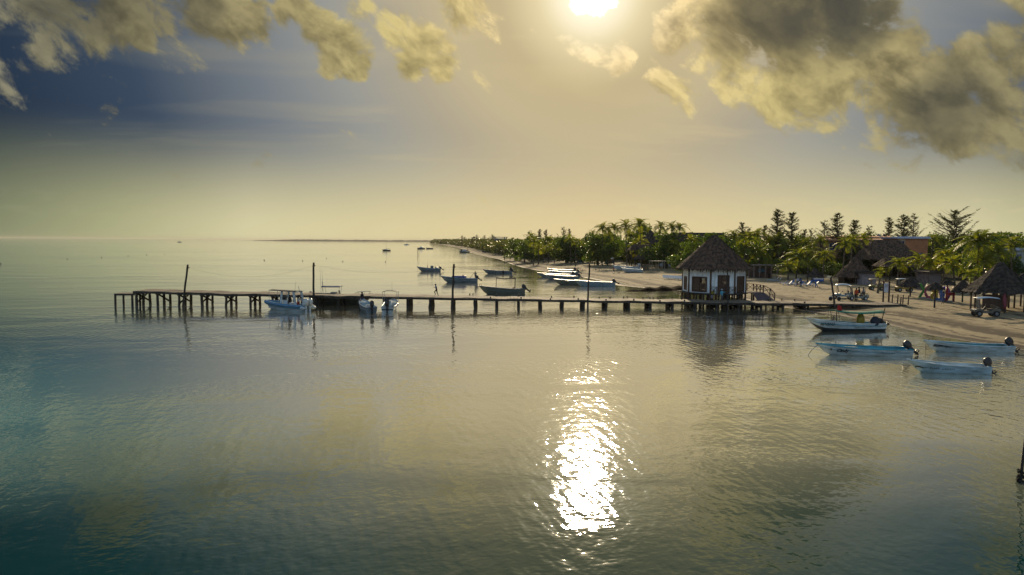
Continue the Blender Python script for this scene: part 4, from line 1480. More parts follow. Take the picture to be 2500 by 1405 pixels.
def palm(base, h, label, R=3.0, n=15, lean=(0, 0), yellow=False, group=None, rnd=None, name='palm_tree', young=False):
    r = rnd or random
    o = thing(name, label, 'palm tree', base, r.uniform(0, 6.28), group)
    top = Vector((lean[0], lean[1], h))
    pts, rr = [], []
    for k in range(7):
        t = k / 6
        pts.append(Vector((lean[0] * t ** 1.6, lean[1] * t ** 1.6, -.3 + (h + .3) * t)))
        rr.append((.17 - .06 * t) * (1.5 if k == 0 else 1))
    MB().tube(pts, rr, 7).build('trunk', BARK, o, True)
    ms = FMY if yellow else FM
    sc = R / 3.0
    ga = r.uniform(0, 6.28)
    for i in range(n):
        a = ga + i * 2.39996
        f = i / n
        pit = math.radians(72 - 95 * f ** .8 + r.uniform(-7, 7))
        k = 0 if f < .4 else (1 if f < .8 else 2)
        me = ms[min(k, len(ms) - 1)]
        inst(me, 'frond', o, top, (r.uniform(-.2, .2), -pit, a), sc * r.uniform(.85, 1.1))
    if not young:
        nb = MB()
        for k in range(5):
            a = k * 1.3
            nb.lathe([(.03, -.14), (.11, -.06), (.12, .04), (.04, .13)], 7, top + Vector((math.cos(a) * .22, math.sin(a) * .22, -.22)))
        nb.build('coconuts', mat('coconut_husk', (.10, .09, .03), .7), o, True)
    return o


def leaf_cloud(mb, centre, rad, n, size, r, flat=.8):
    """small leaf faces through an ellipsoid clump"""
    for _ in range(n):
        while True:
            v = Vector((r.uniform(-1, 1), r.uniform(-1, 1), r.uniform(-1, 1)))
            if .15 < v.length < 1:
                break
        v = v * (v.length ** -.35)
        c = centre + Vector((v.x * rad[0], v.y * rad[1], v.z * rad[2] * flat))
        s = size * r.uniform(.6, 1.3)
        d = Vector((r.gauss(0, 1), r.gauss(0, 1), r.gauss(0, .7))).normalized()
        e = d.cross(Vector((r.gauss(0, 1), r.gauss(0, 1), r.gauss(0, 1)))).normalized()
        mb.add([c - d * s, c + e * s * .45, c + d * s, c - e * s * .45], [(0, 1, 2, 3)])


def broad_template(seed, m, R=3.2, H=5.5, clumps=22, per=90, size=.24):
    r = random.Random(seed)
    cr, tk = MB(), MB()
    tk.tube([(0, 0, -.3), (.1, 0, H * .3), (.05, .1, H * .55)], [.22, .17, .12], 7)
    for k in range(clumps):
        a = r.uniform(0, 6.28)
        q = r.uniform(.1, 1) ** .6
        z = H * r.uniform(.14, .98)
        rr = R * q * (1.08 - .5 * abs(z / H - .45) / .5)
        c = Vector((rr * math.cos(a), rr * math.sin(a), z))
        s = r.uniform(.75, 1.35)
        leaf_cloud(cr, c, (s * 1.15, s * 1.15, s * .85), int(per * s * s), size, r)
        if k % 3 == 0:
            tk.tube([(.08, .05, H * .35), c * .5 + Vector((0, 0, H * .2)), c], [.09, .06, .025], 5)
    return cr.mesh('crown', m), tk.mesh('trunk', BARK)


def casuarina_template(seed, H=10.0, R=2.2, n=150, tuft=30, spire=.8, low=.12, bare=0.0):
    """feathery spire: many rising branchlets set along the stem, each strung with drooping needles"""
    r = random.Random(seed)
    cr, tk = MB(), MB()
    tk.tube([(0, 0, -.3), (.08, .05, H * .4), (0, .05, H * .75), (.03, 0, H * .98)], [.20, .14, .07, .02], 6)
    for k in range(n):
        t = low + (1 - low) * (k + r.random()) / n
        z = H * t
        a = r.uniform(0, 6.28)
        L = (R * (1 - t) ** spire + .25) * r.uniform(.25, 1.25)
        up = r.uniform(.35, 1.0)
        st = Vector((0.02, 0.02, z))
        tip = Vector((L * math.cos(a), L * math.sin(a), z + L * up))
        mid = st.lerp(tip, .55) - Vector((0, 0, .10 * L))
        tk.tube([st, mid, tip], [.03, .018, .006], 3, cap=False)
        if r.random() < bare:
            continue
        for q in range(int(tuft * (.5 + L / R))):
            f = r.uniform(.12, 1.08)
            c = st.lerp(mid, f / .55) if f < .55 else mid.lerp(tip, (f - .55) / .45)
            d = Vector((math.cos(a) + r.gauss(0, .8), math.sin(a) + r.gauss(0, .8), r.uniform(-.5, 1.0))).normalized()
            ln = r.uniform(.22, .5)
            w = d.cross(Vector((r.gauss(0, 1), r.gauss(0, 1), r.gauss(0, 1)))).normalized() * .045
            cr.add([c - w, c + w, c + d * ln], [(0, 1, 2)])
    return cr.mesh('crown', NEEDLE), tk.mesh('trunk', BARK)


BT = [broad_template(s_, LEAF) for s_ in (1, 2, 3, 4)]
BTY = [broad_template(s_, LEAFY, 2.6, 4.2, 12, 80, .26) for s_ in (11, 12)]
CT = [casuarina_template(1), casuarina_template(2, 10, 2.0, 130, 30, .85), casuarina_template(3, 10, 2.9, 110, 26, .7, .2, .25)]
# flat-topped sparse casuarina
CTU = casuarina_template(9, 10, 3.3, 60, 40, .40, .48, .15)


def tree(tpl, base, label, s, sz=None, group=None, name='broadleaf_tree', cat='tree', rz=None, tilt=(0, 0)):
    o = thing(name, label, cat, base, random.uniform(0, 6.28) if rz is None else rz, group)
    o.rotation_euler = (tilt[0], tilt[1], o.rotation_euler.z)
    o.scale = (s, s, sz or s)
    inst(tpl[1], 'trunk', o)
    inst(tpl[0], 'crown', o)
    return o


def placed(px, py_top, Y, extra=0.0):
    """ground point and height of a plant whose top shows at this pixel when it stands Y metres away"""
    p = atY(px, py_top, Y)
    g = float(ground_z(p.x, Y))
    return Vector((p.x, Y, g)), p.z - g


def cas(px, pyt, Y, k, label, wid=1.0, tilt=(0, 0)):
    b, h = placed(px, pyt, Y)
    s = h / 10.0
    tree(CT[k] if k < 3 else CTU, b, label, s * wid * 1.3, s, 'casuarina trees over the roofs', 'casuarina_tree', 'tree', None, tilt)


cas(1900, 515, 190, 0, 'tall feathery casuarina, taller of the pair above the hut roof right side', .95)
cas(1934, 521, 195, 1, 'slim casuarina, right one of the pair above the palms', .95)
cas(2045, 523, 185, 1, 'tallest casuarina spire over the tiled roof', 1.0)
cas(2020, 541, 188, 2, 'casuarina left of the tallest spire over the tiled roof', .9, (0, -.1))
cas(2068, 538, 182, 1, 'casuarina right of the tallest spire over the tiled roof', 1.0, (0, .14))
cas(2085, 549, 180, 2, 'low leaning casuarina at the right end of the roof clump', .7, (0, .3))
cas(2171, 533, 215, 1, 'narrow casuarina beside the water tanks', .9)
cas(2207, 527, 210, 0, 'dense casuarina behind the orange building', 1.0)
cas(2232, 524, 212, 2, 'sparse bare-looking casuarina behind the orange building', .8)
cas(2332, 516, 190, 3, 'open flat-topped casuarina left of the big palm', 1.15)
cas(2335, 524, 189, 2, 'second stem of casuarina under the open flat top', .8)
cas(1812, 545, 240, 1, 'thin casuarina tips above the far ridge roof', .9)
cas(1828, 556, 240, 2, 'short casuarina right of the far ridge roof tips', .7)
cas(1868, 552, 215, 1, 'small casuarina left of the tall pair', .8)
cas(1300, 562, 420, 2, 'leaning casuarina on the left end of the grove', 1.1, (0, -.35))
cas(1318, 561, 410, 1, 'casuarina spire on the left end of the grove', .9)
cas(1333, 562, 405, 0, 'casuarina right of the leaning one at the left of the grove', .7)
cas(1375, 556, 380, 2, 'wispy casuarina above the low palms left of the grove', .8)
cas(1390, 560, 378, 1, 'wispy casuarina pair partner above the low palms', .7)
cas(1965, 562, 200, 1, 'short casuarina between the tall pair and the tiled roof', .8)
cas(1980, 560, 205, 2, 'short casuarina close to the tiled roof left end', .6)

LM = [(1215, 'the far couple on the sand'), (1300, 'the far stick fence'), (1345, 'the low brown palapas'), (1416, 'the blue kiosk'), (1489, 'the white roofed shed'), (1540, 'the hauled out boats'), (1588, 'the dark palapa'), (1630, 'the pergola'), (1680, 'the hut roof on its left'),
      (1790, 'the hut roof on its right'), (1868, 'the brown shack'), (1950, 'the blue loungers'), (2035, 'the lamp pole'), (2087, 'the round palapa'), (2162, 'the notice board'), (2222, 'the broad parasol'), (2290, 'the giant letters'), (2350, 'the green poled parasol'), (2440, 'the dark hut peak'), (2500, 'the right edge lean-to')]


def near(px):
    return min(LM, key=lambda q: abs(q[0] - px))[1]


# palms that can be told apart
RP = random.Random(5)


def palm_px(px, py_c, Y, label, R=3.0, n=15, yellow=False, group='coconut palms of the beach village'):
    b, h = placed(px, py_c, Y)
    palm(b, h, label, R, n, (RP.uniform(-.8, .8), RP.uniform(-.5, .5)), yellow, group, RP)


palm_px(2386, 600, 125, 'big dark coconut palm rising by the right edge hut', 4.6, 24)
palm_px(2405, 640, 122, 'drooping palm below the big dark palm', 3.0, 16)
palm_px(2276, 588, 182, 'palm at the right end of the orange building', 2.6, 13)
palm_px(2255, 590, 192, 'small palm just left of the orange building corner palm', 2.2, 12)
palm_px(1945, 632, 160, 'dense dark palm behind the blue loungers', 4.2, 20)
palm_px(1975, 600, 172, 'palm above the dense dark palm', 3.2, 15)
palm_px(1925, 655, 155, 'low drooping palm left of the blue loungers', 3.2, 15)
palm_px(1912, 610, 180, 'palm between the shack and the dark palm', 3.2, 14)
palm_px(1610, 556, 235, 'single tall palm left of the twin palms on the skyline', 3.6, 14)
palm_px(1641, 559, 232, 'left one of the twin palms on the skyline', 3.6, 14)
palm_px(1663, 559, 230, 'right one of the twin palms on the skyline', 3.6, 14)
palm_px(1567, 552, 240, 'broad palm at the crest of the grove', 4.4, 17)
palm_px(1532, 557, 245, 'palm left of the crest of the grove', 4.2, 16)
palm_px(1500, 560, 250, 'palm in the middle of the grove skyline', 4.0, 15)
palm_px(1472, 562, 250, 'left tall palm of the grove skyline', 4.0, 15)
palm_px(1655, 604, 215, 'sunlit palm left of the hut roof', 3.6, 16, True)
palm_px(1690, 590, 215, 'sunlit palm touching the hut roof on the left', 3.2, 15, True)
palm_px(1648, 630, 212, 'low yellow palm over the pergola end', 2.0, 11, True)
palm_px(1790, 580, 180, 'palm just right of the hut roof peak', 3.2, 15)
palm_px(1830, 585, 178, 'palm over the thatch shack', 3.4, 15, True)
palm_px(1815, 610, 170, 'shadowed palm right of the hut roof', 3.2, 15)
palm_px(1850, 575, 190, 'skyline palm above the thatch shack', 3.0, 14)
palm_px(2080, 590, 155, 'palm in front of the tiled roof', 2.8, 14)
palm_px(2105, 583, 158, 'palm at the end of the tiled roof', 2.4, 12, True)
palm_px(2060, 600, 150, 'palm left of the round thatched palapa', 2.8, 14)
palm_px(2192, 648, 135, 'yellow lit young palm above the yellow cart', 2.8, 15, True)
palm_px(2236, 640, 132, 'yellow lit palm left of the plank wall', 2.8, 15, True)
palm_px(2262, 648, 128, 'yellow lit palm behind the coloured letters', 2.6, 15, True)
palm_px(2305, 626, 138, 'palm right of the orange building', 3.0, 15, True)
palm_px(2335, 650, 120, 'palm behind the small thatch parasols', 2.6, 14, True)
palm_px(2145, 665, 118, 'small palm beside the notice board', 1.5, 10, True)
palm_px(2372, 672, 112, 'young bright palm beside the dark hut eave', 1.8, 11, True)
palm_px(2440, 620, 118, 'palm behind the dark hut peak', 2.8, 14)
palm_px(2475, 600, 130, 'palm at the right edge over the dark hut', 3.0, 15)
palm_px(2010, 628, 150, 'palm right of the dense dark palm', 3.0, 15)
# filler palms of the grove: nothing tells them apart
GP = 'palms crowding the grove left of the hut'
for i in range(46):
    px = RP.uniform(1290, 1640)
    f = (px - 1290) / 350
    Y = RP.uniform(255, 325) - 15 * f
    b, h = placed(px, RP.uniform(578, 618) - 12 * f, Y)
    palm(b, max(3.0, h), 'grove palm behind ' + near(px), RP.uniform(2.8, 3.9), 12, (RP.uniform(-.8, .8), 0), RP.random() < .45, GP, RP)
GR = 'palms crowding the village right of the hut'
for i in range(16):
    px = RP.uniform(1800, 2060)
    b, h = placed(px, RP.uniform(585, 630), RP.uniform(165, 215))
    palm(b, max(3.0, h), 'village palm behind ' + near(px), RP.uniform(2.6, 3.6), 12, (RP.uniform(-.6, .6), 0), RP.random() < .4, GR, RP)

GL = 'low young palms along the back of the sand'
for i in range(46):
    px = RP.uniform(1300, 1665) if i < 30 else RP.uniform(1840, 2060)
    p = gnd(px, float(np.interp(px, [1300, 1420, 1560, 1660, 1830, 1950, 2060], [621, 632, 645, 650, 660, 668, 676])) - RP.uniform(0, 9))
    palm(p, RP.uniform(1.2, 3.6), 'low young palm on the sand edge behind ' + near(px), RP.uniform(2.0, 3.0), 12, (0, 0), RP.random() < .6, GL, RP, 'young_palm', True)

# broadleaf trees and bushes filling the village
GB = 'broadleaf trees filling the village behind the beach'
RB = random.Random(21)
# on a pixel path (px, top row, distance)
for i in range(70):
    px = RB.uniform(1660, 2560)
    Y = RB.uniform(170, 290)
    pyt = RB.uniform(574, 604)
    if 2175 < px < 2290 and Y < 195:
        pyt = 624
    if 1990 < px < 2200 and Y < 200:
        pyt = max(pyt, 594)
    b, h = placed(px, pyt, Y)
    s = max(.6, h / 5.5)
    tree(BT[i % 4], b, 'leafy broadleaf tree far behind ' + near(px), s * RB.uniform(.75, .95), s, GB)
GB2 = 'broadleaf trees in the left part of the grove'
for i in range(46):
    px = RB.uniform(1215, 1680)
    f = (px - 1215) / 465
    Y = RB.uniform(300, 430) - 90 * f
    pyt = RB.uniform(583, 596) - 8 * f
    if 1440 < px < 1700:
        pyt = RB.uniform(572, 592)
    b, h = placed(px, pyt, Y)
    s = max(.5, h / 5.5)
    tree(BT[i % 4], b, 'leafy grove tree far behind ' + near(px), s * RB.uniform(.8, 1.1), s, GB2)
GB3 = 'bushes and low trees at the back of the sand'
BUSHLINE = ([1200, 1290, 1420, 1560, 1660, 1830, 1950, 2050, 2130, 2330, 2420, 2520], [613, 622, 633, 646, 650, 660, 670, 678, 676, 672, 686, 696])
for i in range(250):
    px = RB.uniform(1200, 2520) if i % 5 else RB.uniform(1290, 1660)
    back = RB.random() ** 1.5 * float(np.interp(px, [1200, 1500, 1900, 2520], [8, 14, 22, 34]))
    p = gnd(px, float(np.interp(px, *BUSHLINE)) - back)
    s = RB.uniform(.55, 1.0) * float(np.interp(p.y, [100, 200, 350], [.65, .85, 1.25]))
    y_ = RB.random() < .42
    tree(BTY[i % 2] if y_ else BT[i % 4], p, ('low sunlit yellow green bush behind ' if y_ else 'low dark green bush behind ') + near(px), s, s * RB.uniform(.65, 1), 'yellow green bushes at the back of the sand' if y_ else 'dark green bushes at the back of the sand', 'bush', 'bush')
cas_ = [(2440, 575, 150, 1.2), (2470, 582, 155, 1.1), (2420, 588, 140, .9), (2495, 590, 145, 1.0), (2345, 600, 165, 1.0)]
for i, (px, pyt, Y, w) in enumerate(cas_):
    b, h = placed(px, pyt, Y)
    tree(BT[i % 4], b, ('round dark tree behind the palm at the right edge', 'low dark tree at the far right skyline', 'dark tree under the right skyline trees', 'dark tree cut by the right picture edge', 'round tree behind the open flat-topped casuarina')[i], h / 5.5 * w, h / 5.5)
b, h = placed(1880, 572, 205)
tree(BT[2], b, 'rounded dark tree below the tall casuarina pair', h / 5.5 * 1.15, h / 5.5)
b, h = placed(1580, 556, 275)
tree(BT[1], b, 'rounded dark tree behind the crest palms', h / 5.5 * .8, h / 5.5)

# the wood along the far beach reads as one mass
def far_wood():
    r = random.Random(4)
    mb = MB()
    for i in range(1000):
        t = r.random() ** 1.15
        Y = 360 * (2300 / 360) ** t
        sx = float(shore_x(Y))
        d = r.random() ** 1.4 * .14 * Y + 16
        X = sx + d
        g = float(ground_z(X, Y))
        h = r.uniform(5, 10.5) * (1 + .25 * (Y > 900))
        R = r.uniform(3, 6) * (1 + Y / 1600)
        n = int(80 if Y < 700 else 46)
        leaf_cloud(mb, Vector((X, Y, g + h * .5)), (R, R, h * .52), n, .55 + Y / 900, r, 1.0)
    o = mb.build('far_wood', leafmat('far_leaf', (.030, .050, .018), (.075, .085, .025), .35))
    tag(o, 'belt of trees along the far curve of the beach', 'trees', None, 'stuff')


far_wood()
# feathery casuarinas standing out of the far belt
for i, (px, pyt, Y) in enumerate(((1128, 576, 1000), (1137, 579, 980), (1163, 574, 900), (1186, 575, 860), (1199, 573, 840), (1205, 576, 830), (1150, 580, 900))):
    b, h = placed(px, pyt, Y)
    tree(CT[2], b, 'wispy casuarina standing above the far tree belt', h / 10 * 1.5, h / 10, 'casuarinas of the far tree belt', 'casuarina_tree', 'tree', None, (0, .12))


def headland():
    """low wooded spit on the horizon"""
    r = random.Random(8)
    mb = MB()
    Yh = 4600
    xs = np.linspace(atY(600, 585, Yh).x, atY(1060, 589, Yh).x, 120)
    top = [(x, Yh, 0.6 + 9.5 * min(1, i / 30) * r.uniform(.75, 1.1) * (1 if i > 4 else .3)) for i, x in enumerate(xs)]
    n = len(xs)
    fr = [(x, Yh - 60, -.5) for x in xs]
    bk = [(x, Yh + 200, -.5) for x in xs]
    tb = [(x, Yh + 120, z * .9) for (x, _, z) in top]
    mb.add(fr + top + tb + bk, [f for i in range(n - 1) for f in ((i, i + 1, n + i + 1, n + i), (n + i, n + i + 1, 2 * n + i + 1, 2 * n + i), (2 * n + i, 2 * n + i + 1, 3 * n + i + 1, 3 * n + i))])
    o = mb.build('headland', mat('far_scrub', (.04, .05, .025), 1.0, .3, .02))
    tag(o, 'low wooded spit of land on the horizon', None, None, 'structure')


headland()


# ------------------------------------------------------------------ palapas, parasols, buildings
def palapa(px, py_base, py_eave, py_apex, w_px, label, name='palapa', n=12, posts=6, m=THATCH, Y=None, sx=1.0, rows=9, per=40, ridge=.12, wall=None, rag=.3):
    """open thatched shelter: posts round a thatched cone"""
    b = gnd(px, py_base) if Y is None else Vector((*atY(px, py_base, Y).xy, 0))
    if Y is not None:
        b.z = float(ground_z(b.x, b.y))
    d = b.y
    ze, za = atY(px, py_eave, d).z - b.z, atY(px, py_apex, d).z - b.z
    R = w_px / 2 * d / FPX
    o = thing(name, label, 'palapa', b)
    prof = [(ridge, za), (ridge + .25, za - .2), (R * .35, za - (za - ze) * .36), (R * .7, za - (za - ze) * .72), (R, ze)]
    ro = thatch_shell(MB(), prof, n, .3, rows, per, rag, sx).build('roof', m, o)
    for k in range(posts):
        a = 2 * math.pi * (k + .5) / posts
        MB().tube([(R * .74 * sx * math.sin(a), -R * .74 * math.cos(a), -.3), (R * .74 * sx * math.sin(a), -R * .74 * math.cos(a), ze + .35)], [.12, .1], 7).build('post', BROWN, o)
    if wall:
        for k in wall:
            a0, a1 = 2 * math.pi * (k + .5) / posts, 2 * math.pi * (k + 1.5) / posts
            p, q = (Vector((R * .74 * sx * math.sin(a), -R * .74 * math.cos(a), ze * .45)) for a in (a0, a1))
            MB().bar(p, q, .1, ze * .9).build('plank_wall', BROWN, o)
    return o


def parasol(px, py_base, py_eave, py_apex, w_px, label, pole=WOODD, m=THATCHD):
    b = gnd(px, py_base)
    d = b.y
    ze, za = atY(px, py_eave, d).z - b.z, atY(px, py_apex, d).z - b.z
    R = w_px / 2 * d / FPX
    o = thing('thatch_parasol', label, 'parasol', b, 0, 'thatch parasols on the sand')
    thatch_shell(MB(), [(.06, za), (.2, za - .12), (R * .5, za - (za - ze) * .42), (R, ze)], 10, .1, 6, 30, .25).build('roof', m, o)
    MB().tube([(0, 0, -.3), (.02, 0, ze), (0, 0, za - .2)], [.12, .1, .07], 8).build('pole', pole, o)
    for k in range(6):
        a = k * math.pi / 3
        MB().tube([(0, 0, ze - .35), (R * .8 * math.cos(a), R * .8 * math.sin(a), ze + .12)], .03, 5).build('rafter', WOODD, o)
    return o


PBR = mat('painted_brown_pole', (.10, .05, .03), .7)
palapa(2087, 692, 676, 628, 96, 'round open palapa with brown thatch behind the parked carts', posts=8, wall=(0, 2, 3, 4, 5, 7), per=46, rows=10)
palapa(1989, 689, 677, 655, 44, 'small dark palapa beside the blue sign', posts=5, m=THATCHD, per=26, rows=6)
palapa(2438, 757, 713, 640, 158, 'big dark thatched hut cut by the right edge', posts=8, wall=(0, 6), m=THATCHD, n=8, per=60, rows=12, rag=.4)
palapa(2496, 752, 702, 668, 92, 'low lean-to palapa at the right edge', posts=6, m=THATCHD, per=36, rows=7)
palapa(1588, 655, 633, 598, 86, 'dark palapa behind the pergola', posts=6, m=THATCHD, per=40)
palapa(1430, 640, 622, 602, 30, 'small steep palapa among the yellow palms', posts=4, per=22, rows=6)
palapa(1360, 634, 626, 615, 46, 'low brown palapa left of the blue kiosk', posts=5, per=26, rows=5)
palapa(1392, 636, 627, 616, 42, 'low brown palapa close to the blue kiosk', posts=5, per=26, rows=5)
palapa(1478, 642, 633, 621, 34, 'low palapa beside the white roofed shed', posts=4, per=22, rows=5)
palapa(1587, 640, 596, 562, 70, 'tall far palapa roof rising over the grove', posts=6, Y=262, per=40, m=THATCHD)
# long hipped thatch roofs
def hip_roof(pxa, pxb, py_r, py_e, Y, over, label, m=THATCH, depth=7.0, wallm=None, cat='building', name='thatched_hall'):
    a, b = atY(pxa, py_r, Y), atY(pxb, py_r, Y)
    c = (a + b) / 2
    g = float(ground_z(c.x, c.y))
    ze = atY((pxa + pxb) / 2, py_e, Y).z - g
    zr = c.z - g
    hl = (b.x - a.x) / 2
    o = thing(name, label, cat, (c.x, c.y, g))
    ov = over * Y / FPX
    rows, mb = 9, MB()
    def q(u, s, t):
        """u 0 ridge 1 eave; side s: 0 front 1 right 2 back 3 left; t 0..1 along"""
        x0, y0 = hl + ov * u, depth / 2 * u + .05
        z = zr + (ze - zr) * u
        cs = [(-x0, -y0), (x0, -y0), (x0, y0), (-x0, y0)]
        p0, p1 = cs[s], cs[(s + 1) % 4]
        return Vector((p0[0] + (p1[0] - p0[0]) * t, p0[1] + (p1[1] - p0[1]) * t, z))
    mb.loft([[q(u, s, 0) for s in range(4)] for u in (0, .35, .7, 1)] + [[q(.96, s, 0) for s in range(4)]])
    for i in range(rows):
        u1 = (i + 1) / rows
        for s in range(4):
            Ls = (q(u1, s, 1) - q(u1, s, 0)).length
            k = max(3, int(Ls / .55))
            out = [Vector((0, -1, .6)), Vector((1, 0, .6)), Vector((0, 1, .6)), Vector((-1, 0, .6))][s]
            for j in range(k):
                t0, t1 = (j + random.uniform(-.2, .1)) / k, (j + random.uniform(.9, 1.25)) / k
                e = min(1.03, u1 + random.uniform(-.03, .03))
                lf = random.uniform(.05, .14)
                st = max(0, u1 - 1.7 / rows)
                mb.add([q(st, s, max(0, t0)), q(st, s, min(1, t1)), q(e, s, min(1, t1)) + out * lf, q(e, s, max(0, t0)) + out * lf], [(0, 1, 2, 3)])
    mb.build('roof', m, o)
    if wallm:
        MB().box((0, 0, ze * .5), (hl * 2 + ov * 1.2, depth * .72, ze * .98)).build('wall', wallm, o)
    else:
        for sx_ in (-1, 0, 1):
            for sy_ in (-1, 1):
                MB().tube([(sx_ * (hl + ov * .5), sy_ * depth * .36, -.3), (sx_ * (hl + ov * .5), sy_ * depth * .36, ze + .2)], .13, 6).build('post', BROWN, o)
    return o


PLAST = mat('blue_white_plaster', (.50, .54, .66), .9, .08)
hip_roof(2130, 2196, 586, 634, 172, 28, 'big purple brown thatched hall below the orange building', depth=9)
hip_roof(2160, 2215, 631, 652, 150, 16, 'lower thatched roof in front of the big hall', depth=6)
hip_roof(1640, 1762, 568.5, 596, 250, 28, 'long far thatched hall behind the hut roof', THATCHD, 10, BROWN)
hip_roof(1812, 1838, 566, 580, 262, 16, 'far hipped roof under the thin casuarina tips', THATCHD, 8, BROWN)
hip_roof(1545, 1585, 597.5, 612, 232, 10, 'thatched roof with pale ridge behind the pergola', THATCH, 6)

# orange building with tiled wing
def building(pxa, pxb, py_t, Y, depth, label, wallm, name='house', slab=True, roofm=None, windows=(), base=0.0):
    a, b = atY(pxa, py_t, Y), atY(pxb, py_t, Y)
    g = float(ground_z((a.x + b.x) / 2, Y))
    W, Hh = b.x - a.x, (a.z + b.z) / 2 - g
    o = thing(name, label, 'building', ((a.x + b.x) / 2, Y + depth / 2, g))
    MB().box((0, 0, Hh / 2), (W, depth, Hh)).build('wall', wallm, o)
    if slab:
        MB().box((0, 0, Hh + .14), (W + .9, depth + .9, .3)).build('roof_slab', roofm or PLAST, o)
        for sd in (1, -1):
            MB().box((0, sd * (depth / 2 + .3), Hh + .42), (W + .5, .14, .24)).build('parapet', roofm or PLAST, o)
    for (fx, z, w, h) in windows:
        x = -W / 2 + fx * W
        wd = MB().box((x, -depth / 2 - .03, z), (w + .16, .1, h + .16)).build('window', mat('grey_window_frame', (.4, .42, .5), .6), o)
        MB().box((x, -depth / 2 - .09, z), (w, .03, h)).build('pane', mat('dim_window_glass', (.05, .06, .09), .12), wd)
        MB().box((x, -depth / 2 - .115, z), (.05, .03, h)).build('mullion', mat('grey_window_frame', (.4, .42, .5), .6), wd)
    return o, W, Hh


ORANGE = mat('orange_render', (.50, .20, .09), .9, .10, .8)
OCHRE = mat('ochre_render', (.48, .28, .13), .9, .10, .8)
ob, W, Hh = building(2192, 2266, 583, 178, 9, 'orange rendered block with flat white roof behind the palms', ORANGE, 'orange_house', windows=((.14, 8.2, 1.1, 1.0), (.34, 5.4, 1.0, 1.0), (.75, 5.0, 1.0, 1.1)))
MB().box((-W / 2 + 1.0, -4.53, Hh * .5 + .1), (1.9, .05, Hh * .98)).build('ochre_corner', OCHRE, ob)
tb, W, Hh = building(2022, 2190, 588, 184, 8, 'long tiled wing joined to the orange block', OCHRE, 'tiled_house', slab=False, windows=((.06, 7.2, 1.4, 1.6), (.16, 7.2, 1.4, 1.6), (.27, 7.2, 1.4, 1.6), (.5, 7.2, 1.4, 1.6)))
TILE = mat('terracotta_tile', (.42, .20, .10), .8, .3, 1.0)
rf = bpy.data.objects.new('roof', None)
link(rf)
rf.parent = tb
tm = MB()
tm.lathe([(.16, 0), (.14, 2.6)], 8, (0, 0, 0), 'Y')
tmm = tm.mesh('tile_row', TILE, True)
MB().add([(-W / 2 - .5, -4.9, Hh - .25), (W / 2 + .3, -4.9, Hh - .25), (W / 2 + .3, -.2, Hh + 1.15), (-W / 2 - .5, -.2, Hh + 1.15), (W / 2 + .3, 4.2, Hh - .1), (-W / 2 - .5, 4.2, Hh - .1)], [(0, 1, 2, 3), (3, 2, 4, 5), (0, 3, 5), (1, 4, 2)]).build('roof_deck', TILE, rf)
nx = int((W + .8) / .34)
sl_a = math.atan2(1.4, 4.7)
for i in range(nx):
    x = -W / 2 - .4 + i * .34
    for j, y in enumerate((-4.95, -2.55)):
        inst(tmm, 'tile_row', rf, (x, y, Hh - .22 + (y + 4.9) * math.tan(sl_a)), (sl_a, 0, 0), (1, .97, 1))
for px, w, lab, mm in ((2157, .95, 'grey', mat('grey_tank', (.22, .23, .26), .6)), (2170, .8, 'black', mat('black_tank', (.015, .015, .02), .5))):
    p = atY(px, 575, 186)
    z0 = 9.9
    o = thing('water_tank', lab + ' plastic water tank standing on the tiled wing', 'water tank', (p.x, 188.5, z0 + .55), 0, 'water tanks on the roof')
    MB().lathe([(w * .55, 0), (w * .58, .1), (w * .58, 1.05), (w * .45, 1.3), (w * .2, 1.38), (w * .2, 1.48)], 14).build('tank_body', mm, o, True)
    MB().lathe([(w * .22, 1.46), (w * .22, 1.54)], 12).build('lid', mm, o)
p = atY(2163, 575, 188.5)
so_ = thing('tank_platform', 'white masonry platform carrying the two roof tanks', 'platform', (p.x, 188.5, 9.2))
MB().box((0, 0, .95), (3.6, 2.2, .8)).build('slab', PLAST, so_)
MB().box((0, 0, .28), (3.2, 1.9, .56)).build('plinth', OCHRE, so_)
building(1617, 1641, 603, 240, 6, 'small blue white house between the palms left of the hut', PLAST, 'white_house', windows=((.3, 4.2, .9, 1.1), (.7, 4.2, .9, 1.1)))
ob2, W, Hh = building(1208, 1234, 584, 620, 10, 'far flat-roofed building above the tree belt', mat('far_grey_wall', (.22, .22, .24), .9), 'far_house', windows=((.3, 9.0, 1.5, 1.2), (.7, 9.0, 1.5, 1.2)))
MB().box((0, 0, Hh + 1.6), (W + 4, 14, .5)).build('upper_roof', mat('far_grey_wall', (.22, .22, .24), .9), ob2)
for sx_ in (-1, 1):
    MB().box((sx_ * W * .4, -3, Hh + .9), (.6, .6, 1.4)).build('roof_post', mat('far_grey_wall', (.22, .22, .24), .9), ob2)
palapa(1157, 588, 582, 577.5, 8, 'tiny pointed gazebo above the far tree belt', posts=4, Y=800, per=12, rows=3, m=THATCHD)
building(2270, 2298, 668, 122, 4, 'grey plank cabin behind the coloured letters', mat('grey_planks', (.17, .145, .15), .9, .2, 2, stretch=(6, 1, 1)), 'plank_cabin', windows=(), roofm=WOOD)
building(2478, 2502, 612, 140, 5, 'pale wall with white roof edge at the right border', mat('pale_wall', (.4, .42, .36), .9), 'pale_house', windows=((.4, 5.5, 1.0, 1.0),))
ln, W, Hh = building(2106, 2140, 668, 138, 3, 'low pale wall beside the round palapa', mat('pinkish_wall', (.30, .26, .27), .9), 'low_house', windows=(), roofm=WOOD)

